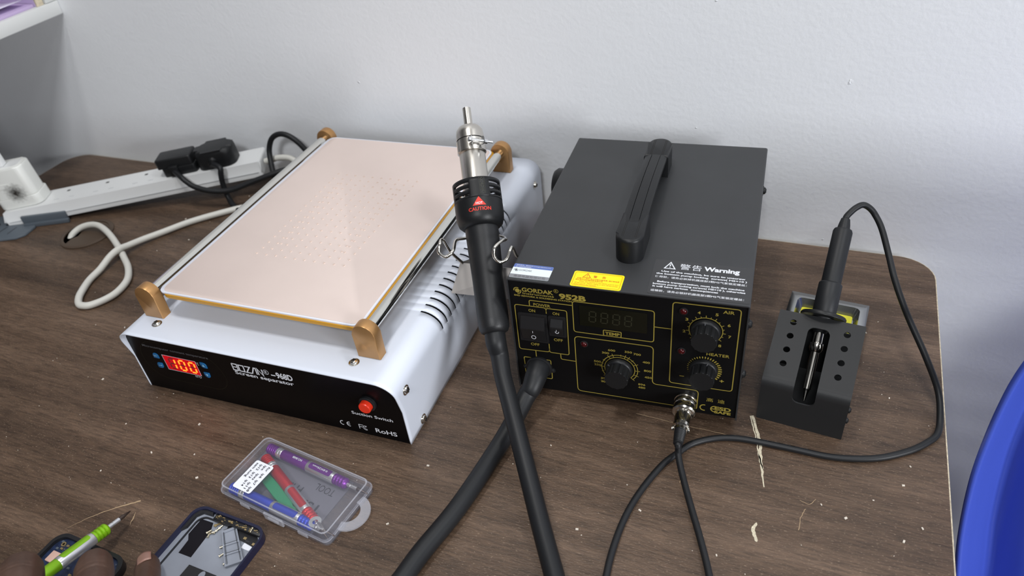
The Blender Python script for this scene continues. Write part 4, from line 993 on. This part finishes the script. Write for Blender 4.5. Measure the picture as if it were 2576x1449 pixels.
def pen(name, label, cat, group, p, q, m, r=.0046, full=.098, text=False, grooves=True):
    """precision screwdriver from its capped end p towards its bit q"""
    p, q = Vector(p), Vector(q); d = (q-p).normalized()
    o = thing(name, label, cat, tuple(p), 0, group)
    z = d; x = Vector((0, 0, 1)).cross(z).normalized(); y = z.cross(x)
    M = frame4((0, 0, 0), x, y, z)
    def ribs(a, b, n):
        L = [(r*.86, a)]
        for i in range(n):
            h0 = a+(b-a)*i/n; h1_ = a+(b-a)*(i+1)/n; k = (h1_-h0)
            L += [(r*.98, h0+k*.15), (r*1.0, h0+k*.5), (r*.98, h0+k*.8), (r*.86, h1_)]
        return L
    MB().lathe([(0, 0), (r*.7, .0002)]+ribs(.0006, .0112, 5), M=M, seg=28).build('end_cap', m, o)
    MB().lathe([(r*.9, .0112), (r*.98, .0115), (r*.98, .0138), (r*.9, .0140), (r*.9, .0146), (r*.98, .0148), (r*.98, .0168), (r*.95, .0170)], M=M, seg=28).build('ring_band', 'silver', o)
    bd = MB().lathe([(r*.93, .0168), (r*.98, .0175), (r*.98, .0455), (r*.95, .0460)], M=M, seg=28).build('barrel', m, o)
    gp = MB().lathe([(r*.98, .0455), (r*1.04, .0462), (r*1.04, .0740), (r*.98, .0748)], M=M, seg=28).build('silver_grip', 'silver', o)
    wo = rrect(.0485, .0720, -.0030, .0030, .0018, 4); mk = MB()
    def wp(h_, w_):
        a = w_/r+PI/2; return M @ Vector((r*1.055*math.cos(a), r*1.055*math.sin(a), h_))
    hl = sorted({round(h_, 6) for h_, _ in wo}); P_ = []
    for h_ in hl:
        wm = max(abs(w_) for q_, w_ in wo if abs(q_-h_) < 1e-5)
        P_.append([wp(h_, wm*k/4) for k in range(-4, 5)])
    mk.grid(P_).build('colour_window', m, gp, smooth=60)
    MB().lathe(ribs(.0746, .0868, 4)+[(r*.6, .0876), (r*.45, .0880)], M=M, seg=28).build('collet', m, o)
    MB().lathe([(r*.36, .0870), (r*.36, .0915), (r*.30, .0917), (r*.30, .0922), (r*.36, .0924), (r*.36, .0980)], M=M, seg=16).build('shaft', 'silver', o)
    MB().lathe([(r*.34, .0975), (r*.34, .1020), (r*.24, .1040), (r*.10, .1085), (0, .1090)], M=M, seg=12).build('bit', 'bit', o)
    return o, M, bd, gp
zc = .0061
a, b = inv_case((-.3955, -.4290, 0)), inv_case((-.2955, -.4400, 0))
P_, Mpn, bd, gp = pen('precision_screwdriver', 'purple screwdriver inside the clear case', 'screwdriver', 'screwdrivers in the clear case', cw(.0075, .0515, zc), cw(.1120, .0495, zc), 'purple')
def along(parent, nm, m, txt, h0, h1_, ang, M, r, cap):
    t = MB(); t.text(txt, h0, h1_, -cap/2, cap, bold=.01)
    for v in t.bm.verts:
        a = v.co.y/r+ang; v.co = M @ Vector(((r+.0001)*math.cos(a), (r+.0001)*math.sin(a), (h0+h1_)-v.co.x))
    t.build(nm, m, parent, smooth=0)
along(bd, 'barrel_print', 'whiteink', 'NO.8688', .0300, .0400, PI/2+.1, Mpn, .0046, .0019)
along(gp, 'window_print', 'whiteink', '0.8X25mm', .0520, .0680, PI/2, Mpn, .0050, .0017)
pen('precision_screwdriver', 'red screwdriver lying diagonally inside the clear case', 'screwdriver', 'screwdrivers in the clear case', cw(.0120, .0420, zc), cw(.1070, -.0010+.0070, zc), 'red')
pen('precision_screwdriver', 'blue screwdriver inside the clear case, beside the latch', 'screwdriver', 'screwdrivers in the clear case', cw(.0080, .0070, zc), cw(.1120, .0110-.0035, zc), 'blue')
sp_ = thing('pry_tool', 'green plastic pry tool under the red screwdriver in the case', 'pry tool', tuple(cw(.024, .0275, .0030)), math.atan2((e2*-.0205+e1*.060).y, (e2*-.0205+e1*.060).x))
t = MB(); prf = [(-.010, .0042), (.020, .0044), (.027, .0052), (.032, .0044), (.040, .0040), (.046, .0030), (.048, .0018), (.060, .0015), (.064, .0012)]
t.prism([(x, y) for x, y in prf]+[(x, -y) for x, y in reversed(prf)], -.0016, .0030, bevel=.0010, seg=3); t.build('blade', 'green', sp_)
ey = thing('eject_pin', 'small flat steel ring tool at the red screwdriver tip in the case', 'pin', tuple(cw(.0985, .0085, .0112)), ca)
t = MB(); oa = circ(0, 0, .0050, 22, 20, 300); ia = circ(0, 0, .0022, 22, 20, 300); t.prism(oa+ia[::-1], -.0004, .0003); t.build('ring', 'zinc', ey)

# ------------------------------------------------------------------ phone back housing
ang = math.atan2(-.4965+.4938, -.3438+.4143)
PH = thing('phone_housing', 'dismantled navy phone back housing lying face up at the desk front', 'phone housing', (-.4143, -.4938, 0), ang)
PWd, PLn = .0706, .1467
out = rrect(0, PWd, -PLn, 0, .0105, 8); inn = rrect(.0022, PWd-.0016, -PLn+.0016, -.0022, .0090, 8)
t = MB(); t.ring(out, inn, 0, .0072); bmesh.ops.bevel(t.bm, geom=[e for e in t.bm.edges if all(abs(v.co.z-.0072) < 1e-6 or abs(v.co.z) < 1e-6 for v in e.verts) and abs(e.verts[0].co.z-e.verts[1].co.z) < 1e-6 and len(e.link_faces) == 2 and e.calc_face_angle(0) > .5], offset=.0008, segments=2, affect='EDGES')
fr = t.build('frame', 'phoneblue', PH)
fl = MB().prism(inn, 0, .0012).build('back_plate', 'phonegrey', PH, smooth=0)
def ploc(x, y): 
    d = Vector((x+.4143, y+.4938)); return (d.x*math.cos(ang)+d.y*math.sin(ang), -d.x*math.sin(ang)+d.y*math.cos(ang))
# stepped inner ledges
t = MB(); t.ring(rrect(.0020, PWd-.0014, -PLn+.0015, -.0020, .009, 8), rrect(.0056, PWd-.0030, -PLn+.004, -.0058, .0075, 8), .0012, .0034); t.build('inner_ledge', 'phonegrey', PH)
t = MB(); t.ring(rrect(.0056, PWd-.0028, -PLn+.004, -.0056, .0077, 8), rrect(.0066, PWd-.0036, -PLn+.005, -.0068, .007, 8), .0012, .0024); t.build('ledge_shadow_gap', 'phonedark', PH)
t = MB(); t.prism([(.0022, -.0022-.004), (.0030, -.0035), (.0060, -.0016), (.016, -.0012), (.018, -.0046), (.0085, -.0052), (.0050, -.0095), (.0050, -.020), (.0022, -.024)], .0034, .0060); t.build('antenna_block', 'phonedark', PH)
t = MB(); t.box(.020, PWd-.004, -.0070, -.0018, .0012, .0058, bevel=.0006); t.prism([(.034, -.0070), (.036, -.0125), (.044, -.0118), (.046, -.0125), (.067, -.0150), (.067, -.0070)], .0012, .0020)
fx_ = t.build('flex_board', 'phonedark', PH)
t = MB()
for i in range(44):
    x = random.uniform(.022, .064); y = random.uniform(-.0068, -.0028); r = random.uniform(.0002, .0007); t.box(x-r, x+r*1.6, y-r*.6, y+r*.6, .0058, .0058+random.uniform(.0002, .0009))
for x, y in ((.0235, -.0098), (.0545, -.0108), (.0645, -.0128)): t.box(x-.0012, x+.0014, y-.0010, y+.0010, .0018, .0024)
t.line([(.0285, -.0060), (.0255, -.0078), (.0235, -.0098)], .0018, TOP(.0022), h=.0001)
t.build('contact', 'brass', fx_, smooth=0)
t = MB(); t.text('YAMA', .0560, .0600, -.0128, .0012, TOP(.0021)); t.poly(circ(.0400, -.0098, .0010, 12), TOP(.0021)); t.build('board_print', 'greyink', fx_, smooth=0)
K8 = [ploc(*v) for v in ((-.4068, -.5027), (-.395, -.5027), (-.3924, -.5083), (-.3917, -.5153), (-.3913, -.5334), (-.4036, -.5332), (-.4039, -.5218), (-.4075, -.5173))]
MB().prism(K8, .0012, .0014).build('graphite_tape', 'tape', fl, smooth=0)
a0, a1 = ploc(-.3881, -.5387), ploc(-.3614, -.5395)
MB().prism([(a0[0], a0[1]), (a1[0], a1[1]), (a1[0]+.002, a1[1]-.040), (a0[0]-.001, a0[1]-.040)], .0012, .0014).build('shield_sheet', 'tape2', fl, smooth=0)
lg = ploc(-.3730, -.5428)
t = MB(); t.poly([(lg[0]+.0026*math.cos(a)*(.55 if math.sin(a) < 0 else 1)+.0004, lg[1]-.001+.0042*math.sin(a)) for a in [2*PI*i/18 for i in range(18)]], TOP(.0014), .0001)
t.poly(circ(lg[0]-.001, lg[1]-.0150, .0088, 24), TOP(.0014), .0001); t.build('emblem', 'phonegrey', fl, smooth=0)
s4 = [ploc(*v) for v in ((-.3578, -.506), (-.3513, -.5061), (-.3513, -.514), (-.3579, -.5126))]
xs = [v[0] for v in s4]; ys = [v[1] for v in s4]
MB().prism(rrect(min(xs)-.0006, max(xs)+.0006, min(ys)-.0006, max(ys)+.0004, .0010, 4), .0012, .00145).build('code_sticker', 'sticker', fl, smooth=0)
# loose metal bracket lying in the housing
bk = thing('phone_bracket', 'loose grey metal bracket frame lying inside the phone housing', 'bracket', (-.4143, -.4938, 0), ang)
q = [Vector(ploc(*v)) for v in ((-.3734, -.498), (-.3831, -.5084), (-.3554, -.534), (-.3470, -.5238))]
t = MB(); 
def quad_ring(q, wd, z0, z1):
    c = sum(q, Vector((0, 0)))/4
    i_ = [v+(c-v).normalized()*wd for v in q]; t.ring([tuple(v) for v in q], [tuple(v) for v in i_], z0, z1)
q = [Vector(ploc(*v)) for v in ((-.3732, -.5002), (-.3812, -.5081), (-.3584, -.5327), (-.3478, -.5237))]
quad_ring(q, .0022, .0030, .0040)
def bar(f0, f1, wd=.0007):
    A_ = q[1].lerp(q[2], f0); B_ = q[0].lerp(q[3], f1); t.line([tuple(A_), tuple(B_)], wd*2, TOP(.0039), h=.0)
    t.line([tuple(A_), tuple(B_)], wd*2, TOP(.0031), h=.0)
bar(.42, .44); bar(.68, .70)
bkm = t.build('plate', 'phonegrey', bk)
t = MB(); t.prism([tuple(v+(sum(q, Vector((0, 0)))/4-v).normalized()*.0024) for v in q], .0026, .0030); t.build('inset_panel', 'phonegrey', bk, smooth=0)
t = MB()
for f in (.02, .42, .68):
    A_ = q[1].lerp(q[2], f); B_ = q[0].lerp(q[3], f+.02); d = (B_-A_)
    t.line([tuple(A_+d*.14-(q[1]-q[2])*-.03), tuple(B_-d*.12-(q[1]-q[2])*-.03)], .0004, TOP(.0041), h=.0)
t.line([tuple(q[0].lerp(q[1], .14)+(q[2]-q[1])*.05), tuple(q[3].lerp(q[2], .14)-(q[2]-q[1])*.04)], .0004, TOP(.0041), h=.0)
t.line([tuple(q[1].lerp(q[0], .14)+(q[2]-q[1])*.05), tuple(q[2].lerp(q[3], .14)-(q[2]-q[1])*.04)], .0004, TOP(.0041), h=.0)
t.build('pressed_groove', 'phonedark', bk, smooth=0)
# tiny screws
sc0 = None
SCR = [(-.3933, -.5125, 1.0, .0022), (-.3905, -.5118, .3, .0024), (-.3899, -.5155, 1.9, .0020), (-.3890, -.5108, .7, .0026), (-.3876, -.5085, .95, .0022), (-.3867, -.5062, 1.2, .0021), (-.3740, -.5196, .75, .0022), (-.3697, -.5261, 1.0, .0022), (-.3619, -.5309, 1.2, .0022), (-.3572, -.4990, -1.4, .0064)]
SL_ = ['tiny screw at the near end of the little screw cluster', 'tiny screw lying across the little screw cluster', 'tiny screw at the low side of the screw cluster', 'tiny screw near the middle of the screw cluster', 'tiny screw leading from the cluster to the flex board', 'tiny screw at the far end of the cluster by the flex board', 'tiny loose screw beside the bracket, nearest the screw cluster', 'blue-tipped tiny screw, middle of three beside the bracket', 'tiny loose screw beside the bracket, nearest the desk front', 'tiny screw lying on the black flex board']
for (x, y, a, z), lab in zip(SCR, SL_):
    Ms = Matrix.Translation((x, y, z)) @ Matrix.Rotation(a, 4, 'Z') @ Matrix.Rotation(PI/2, 4, 'Y')
    if sc0 is None:
        sc0 = bpy.data.objects.new('machine_screw', None); COL.objects.link(sc0)
        MB().lathe([(.0011, 0), (.0011, .0007), (.0007, .0008)], seg=14).build('head', 'screwgold', sc0)
        MB().lathe([(.00065, .0007), (.0007, .0012), (.00065, .0017), (.0007, .0022), (.00065, .0027), (.0007, .0032), (.00055, .0042)], seg=12).build('thread', 'screwgold', sc0)
        o = sc0
    else: o = copy_tree(sc0)
    o.matrix_world = Ms; tag(o, lab, 'screw', 'loose phone screws')

# ------------------------------------------------------------------ second phone half with circuit board
PB = thing('phone_board', 'opened black phone half with navy circuit board under the green screwdriver', 'phone', (-.5068, -.5495, 0), ang)
t = MB(); t.ring(rrect(0, .0745, -.12, 0, .0110, 8), rrect(.0030, .0715, -.117, -.0030, .0090, 8), 0, .0072); t.build('rim', 'phonedark', PB)
pcb = MB().prism(rrect(.0028, .0717, -.117, -.0028, .009, 8), 0, .0042).build('circuit_board', 'pcb', PB, smooth=0)
t = MB(); t.box(.0085, .0180, -.0240, -.0150, .0042, .0062, M=Matrix.Translation((.0, 0, 0)), bevel=.0006); t.build('shield_can', 'copper', pcb)
t = MB()
for x, y in ((.0205, -.0065), (.0625, -.0120), (.0620, -.0210), (.0105, -.0080)): t.lathe([(.0010, .0042), (.0020, .0042), (.0020, .0050), (.0010, .0050), (.0010, .0042)], M=Matrix.Translation((x, y, 0)), seg=16)
for x, y in ((.0125, -.0115), (.0155, -.0080), (.0260, -.0058), (.0290, -.0062), (.0180, -.0120), (.0225, -.0125), (.0385, -.0260)): t.box(x-.0012, x+.0012, y-.0008, y+.0008, .0042, .0052)
t.build('contact', 'brass', pcb, smooth=30)
t = MB()
for i in range(40):
    x, y = random.uniform(.006, .068), random.uniform(-.045, -.006); r = random.uniform(.0004, .0013); t.box(x-r, x+r, y-r*.7, y+r*.7, .0042, .0042+random.uniform(.0003, .0010))
t.build('chips', 'greypl', pcb, smooth=0)
t = MB(); t.tube([(.018, -.022, .0055), (.021, -.017, .0065), (.026, -.015, .0060), (.030, -.018, .0055)], .0012, seg=8); t.build('flex_lead', 'whitepl', pcb)
t = MB(); t.box(.044, .060, -.030, -.016, .0042, .0056, bevel=.0006); t.build('camera_block', 'phonedark', pcb)

# ------------------------------------------------------------------ green screwdriver in the hand
gt, ge = Vector((-.4620, -.5187, .0100)), Vector((-.4640, -.5877, .0290))
gd = (gt-ge).normalized(); gp0 = gt-gd*.1090
pen('precision_screwdriver', 'lime green and silver screwdriver held by the hand', 'screwdriver', None, gp0, gt, 'lime', r=.0049)

# ------------------------------------------------------------------ the person's hand
def flesh(chains, vox, it):
    mb = MB()
    for ch_ in chains:
        P_ = [Vector(p[:3]) for p in ch_]; R__ = [p[3] for p in ch_]
        Q, RR = spline(P_, R__, 6)
        for p, r in zip(Q, RR):
            bmesh.ops.create_icosphere(mb.bm, subdivisions=2, radius=r, matrix=Matrix.Translation(p))
    me = bpy.data.meshes.new('flesh'); mb.bm.to_mesh(me); mb.bm.free()
    o = bpy.data.objects.new('flesh', me); COL.objects.link(o)
    m1 = o.modifiers.new('r', 'REMESH'); m1.mode = 'VOXEL'; m1.voxel_size = vox
    m2 = o.modifiers.new('s', 'SMOOTH'); m2.factor = .5; m2.iterations = it
    r = bpy.data.meshes.new_from_object(o.evaluated_get(bpy.context.evaluated_depsgraph_get()))
    bpy.data.objects.remove(o); return r
chains = [
    [(-.4376, -.6072, .0720, .0140), (-.4300, -.6130, .0755, .0150), (-.4174, -.6224, .0800, .0146), (-.3948, -.6416, .0840, .0148), (-.3680, -.6612, .0790, .0165), (-.3400, -.6800, .0700, .0190)],      # thumb
    [(-.3930, -.5868, .0718, .0112), (-.3860, -.5920, .0755, .0121), (-.3752, -.6000, .0800, .0116), (-.3539, -.6167, .0870, .0122), (-.3362, -.6356, .0870, .0120), (-.3210, -.6540, .0780, .0140), (-.3050, -.6850, .0690, .0150)],   # index
    [(-.4112, -.5529, .0108, .0086), (-.4062, -.5572, .0128, .0093), (-.3960, -.5662, .0170, .0093), (-.3790, -.5810, .0260, .0096), (-.3560, -.6020, .0400, .0102), (-.3314, -.6269, .0560, .0108), (-.3060, -.6480, .0680, .0135), (-.2900, -.6800, .0660, .0150)],  # middle
    [(-.3220, -.6600, .0180, .0076), (-.3260, -.6520, .0290, .0086), (-.3180, -.6440, .0460, .0094), (-.3000, -.6430, .0600, .0102), (-.2840, -.6600, .0650, .0125), (-.2760, -.6900, .0630, .0145)],   # ring
    [(-.3020, -.6780, .0170, .0070), (-.3040, -.6680, .0270, .0078), (-.2940, -.6600, .0410, .0084), (-.2790, -.6600, .0520, .0092), (-.2650, -.6760, .0570, .0115), (-.2620, -.7020, .0580, .0140)],   # little
    [(-.3360, -.6880, .0670, .0180), (-.2950, -.7050, .0640, .0180), (-.2800, -.7350, .0600, .0210), (-.2650, -.7700, .0560, .0215), (-.2450, -.8200, .0560, .0250), (-.2050, -.9100, .0620, .0330), (-.1750, -.9800, .0700, .0370)],
]
hm = flesh(chains, .0011, 5)
# knuckle creases pressed across the thumb and index
for v in hm.vertices:
    for c_, ax_, n_2, dep in (((-.4290, -.6140, .0890), (.76, -.56, .33), (.2, -.5, .85), .0010), ((-.4320, -.6115, .0880), (.76, -.56, .33), (.2, -.5, .85), .0006),
                              ((-.3800, -.5965, .0895), (.74, -.56, .36), (.2, -.5, .85), .0012), ((-.3835, -.5938, .0880), (.74, -.56, .36), (.2, -.5, .85), .0007)):
        d = v.co-Vector(c_); k = abs(d.dot(Vector(ax_)))
        if d.length < .014 and k < .0011: v.co -= Vector(n_2)*dep*(1-k/.0011)
hm.name = 'person'; hm.materials.append(M_['skin']); hm.shade_smooth()
PE = bpy.data.objects.new('person', hm); COL.objects.link(PE)
tag(PE, "person's dark-skinned right hand holding the green screwdriver, one fingertip on the phone", 'person')
nl = MB(); 
ny = Vector((-.70, .60, -.16)).normalized(); nz_ = Vector((.20, -.28, .94)); nz_ = (nz_-ny*nz_.dot(ny)).normalized(); nM = frame4(Vector((-.4105, -.5540, .0112))+nz_*.0082, ny.cross(nz_), ny, nz_)
Pn = []
for i in range(9):
    u = -1+2*i/8
    Pn.append([nM @ Vector((.0052*u+.0016, .0052*w_*(1-.18*u*u if w_ > 0 else 1-.1*u*u), .0018*(1-u*u)-.0008*max(0, w_)**2-.0002)) for w_ in (-1, -.6, -.2, .2, .6, 1)])
nl.grid(Pn); nn = nl.build('fingernail', 'nail', PE, smooth=60); md = nn.modifiers.new('n', 'SOLIDIFY'); md.thickness = .0007; md.offset = 0

# ------------------------------------------------------------------ blue chair
CHX0 = .156
CHR = thing('plastic_chair', 'bright blue moulded plastic chair standing beyond the right desk edge', 'chair', (0, 0, -ZD))
# backrest: ribbed shell, left edge nearly upright, slightly waisted
left = [(-.30, .205), (-.245, .190), (-.176, .178), (-.109, .1655), (-.041, .1575), (.011, .1555), (.057, .1565), (.088, .160), (.115, .1665), (.136, .180), (.150, .198), (.160, .222), (.166, .255)]
W_ = .455
cols_u = [0, .006, .012, .02, .03, .04, .05, .06, .075, .09, .11, .13, .15, .17, .19, .215, .25, .35, .45, .5, .55, .65, .75, .785, .81, .83, .85, .87, .89, .91, .925, .94, .95, .96, .97, .98, .988, .994, 1.]
def back_pt(u, z, xl):
    x0, x1 = xl, 2*(CHX0+W_/2)-xl
    x = x0+(x1-x0)*u
    e = min(u, 1-u)*(x1-x0)
    lip = -.008*max(0, 1-e/.012)                   # rolled lip towards the viewer
    groove = .022*math.exp(-((e-.030)/.016)**2)    # valley inside the lip
    swell = -.016*math.exp(-((e-.085)/.034)**2)
    bow = .045*math.sin(PI*u)
    return Vector((x, -.252+.10*(z+.1)*.35+lip+groove+swell+bow, z))
zz = [z for z, _ in left]
rows = []
zs = []
for i in range(len(left)-1):
    for k in range(6):
        u = k/6; zs.append((left[i][0]*(1-u)+left[i+1][0]*u, left[i][1]*(1-u)+left[i+1][1]*u))
zs.append(left[-1])
zp, _r = spline([Vector((z_, x_, 0)) for z_, x_ in left], [0]*len(left), 6); zs = [(v.x, v.y) for v in zp]
rows = [[back_pt(u, z, xl)+Vector((0, 0, ZD)) for z, xl in zs] for u in cols_u]
def open_slot(i, j):
    z = zs[j][0]
    return 15 <= i <= 22 and -.22 < z < .10 and (j % 4) in (1, 2)
mbk = MB().grid(rows, keep=lambda i, j: not open_slot(i, j))
bk_ = mbk.build('backrest', 'chair', CHR, smooth=60); md = bk_.modifiers.new('shell', 'SOLIDIFY'); md.thickness = .004; md.offset = 0
xm = CHX0+W_/2
sg = [[Vector((xm+(-.215+.43*i/10), -.275-.40*j/8, ZD-.305-.012*math.sin(PI*i/10)*math.sin(PI*j/8)+.004*(j == 8)-.010*max(0, j-7))) for j in range(9)] for i in range(11)]
st = MB().grid(sg).build('seat', 'chair', CHR, smooth=60); md = st.modifiers.new('shell', 'SOLIDIFY'); md.thickness = .005
for sx_ in (-1, 1):
    for y0_, y1_, zt_ in ((-.29, -.235, ZD-.20), (-.66, -.68, ZD-.31)):
        x_ = xm+sx_*.205
        MB().tube([(x_, y0_, zt_), (x_+sx_*.008, (y0_+y1_)/2, (zt_)/2), (x_+sx_*.018, y1_, 0)], [.022, .019, .016], seg=12, n=4).build('leg', 'chair', CHR)
CHR.location.z = -ZD

# ------------------------------------------------------------------ wall shelf with papers
SHF = thing('wall_shelf', 'white open shelf fixed to the back wall, upper left', 'shelf', (0, 0, 0))
sx1 = -.9765
MB().box(sx1-.42, sx1, -.30, -.0005, .2190, .2370, bevel=.0012).build('bottom_board', 'shelfwhite', SHF)
MB().box(sx1-.42, sx1, -.0185, -.0005, .2372, .56, bevel=.0012).build('back_board', 'shelfwhite', SHF)
MB().box(sx1-.42, sx1, -.30, -.0005, .56, .578, bevel=.0012).build('top_board', 'shelfwhite', SHF)
MB().box(sx1-.438, sx1-.42, -.30, -.0005, .2190, .578, bevel=.0012).build('side_board', 'shelfwhite', SHF)
fo_ = thing('folder', 'lavender folder lying on the bottom board of the wall shelf', 'folder', (sx1-.19, -.150, .2370), 0)
MB().box(-.15, .183, -.145, .118, 0, .004, bevel=.0006).build('cover', 'lavender', fo_)
f2 = thing('folder', 'lavender folder standing upright against the shelf back', 'folder', (sx1-.2, -.0260, .2372), 0)
MB().box(-.16, .194, -.0045, .0055, 0, .23, bevel=.0006).build('cover', 'lavender', f2)
MB().box(.1955, .198, -.0045, .0055, 0, .232).build('spine_edge', 'edge', f2)
pp = thing('paper_sheet', 'loose white paper sheet curling on the lavender folder', 'paper', (sx1-.19, -.150, .2412), .02)
g_ = [[Vector((-.14+.318*i/12, -.14+.247*j/8, .0004+.007*max(0, (i-9)/3)**2)) for j in range(9)] for i in range(13)]
ps = MB().grid(g_).build('sheet', 'paper', pp, smooth=60); md = ps.modifiers.new('t', 'SOLIDIFY'); md.thickness = .0006; md.offset = 1

# ------------------------------------------------------------------ lights, world, camera
def area(name, loc, rot, sx_, sy_, power, col):
    l = bpy.data.lights.new(name, 'AREA'); l.shape = 'RECTANGLE'; l.size, l.size_y = sx_, sy_; l.energy = power; l.color = col
    o = bpy.data.objects.new(name, l); COL.objects.link(o); o.location = loc; o.rotation_euler = rot; return o
LIT = [area('ceiling_tube', (-.42, -.45, ZC-.03), (0, 0, 0), .20, .30, 9.5, (1., .985, .96)),
       area('ceiling_lamp', (.95, -.40, ZC-.03), (0, 0, 0), .30, .30, 9.0, (.96, .98, 1.)),
       area('room_lamp', (.20, -2.20, ZC-.03), (0, 0, 0), .50, .50, 33, (.97, .985, 1.)),
       area('window_daylight', (XR+.02, (WY0+WY1)/2, (WZ0+WZ1)/2), (0, math.radians(90), 0), WZ1-WZ0-.1, WY1-WY0-.1, 36, (.95, .97, 1.))]
wd = bpy.data.worlds.new('World'); SC.world = wd; wd.use_nodes = True
wd.node_tree.nodes['Background'].inputs['Color'].default_value = (.8, .88, 1, 1); wd.node_tree.nodes['Background'].inputs['Strength'].default_value = .1
cam = bpy.data.cameras.new('Camera'); co = bpy.data.objects.new('Camera', cam); COL.objects.link(co)
yaw, pit, rol = -.45224, .65519, -.1233
fw = Vector((math.sin(yaw)*math.cos(pit), math.cos(yaw)*math.cos(pit), -math.sin(pit))); rt = Vector((math.cos(yaw), -math.sin(yaw), 0)); up = rt.cross(fw)
r2 = rt*math.cos(rol)+up*math.sin(rol); u2 = up*math.cos(rol)-rt*math.sin(rol)
co.matrix_world = frame4((0, -.72628, .48458), r2, u2, -fw)
cam.sensor_width = 36; cam.lens = 1877.17/2576*36; cam.clip_start = .01
cam.dof.use_dof = True; cam.dof.focus_distance = .62; cam.dof.aperture_fstop = 7.5
SC.camera = co
for o in list(SC.objects):                    # everything was laid out from the desk top: lift it to floor level
    if o.parent is None: o.location.z += ZD
SC.view_settings.view_transform = 'Standard'; SC.view_settings.look = 'None'; SC.view_settings.gamma = 1; SC.view_settings.use_curve_mapping = False
SC.view_settings.exposure = .28
SC.cycles.max_bounces = 10; SC.cycles.transparent_max_bounces = 16; SC.cycles.use_denoising = True; SC.cycles.caustics_reflective = False; SC.cycles.caustics_refractive = False
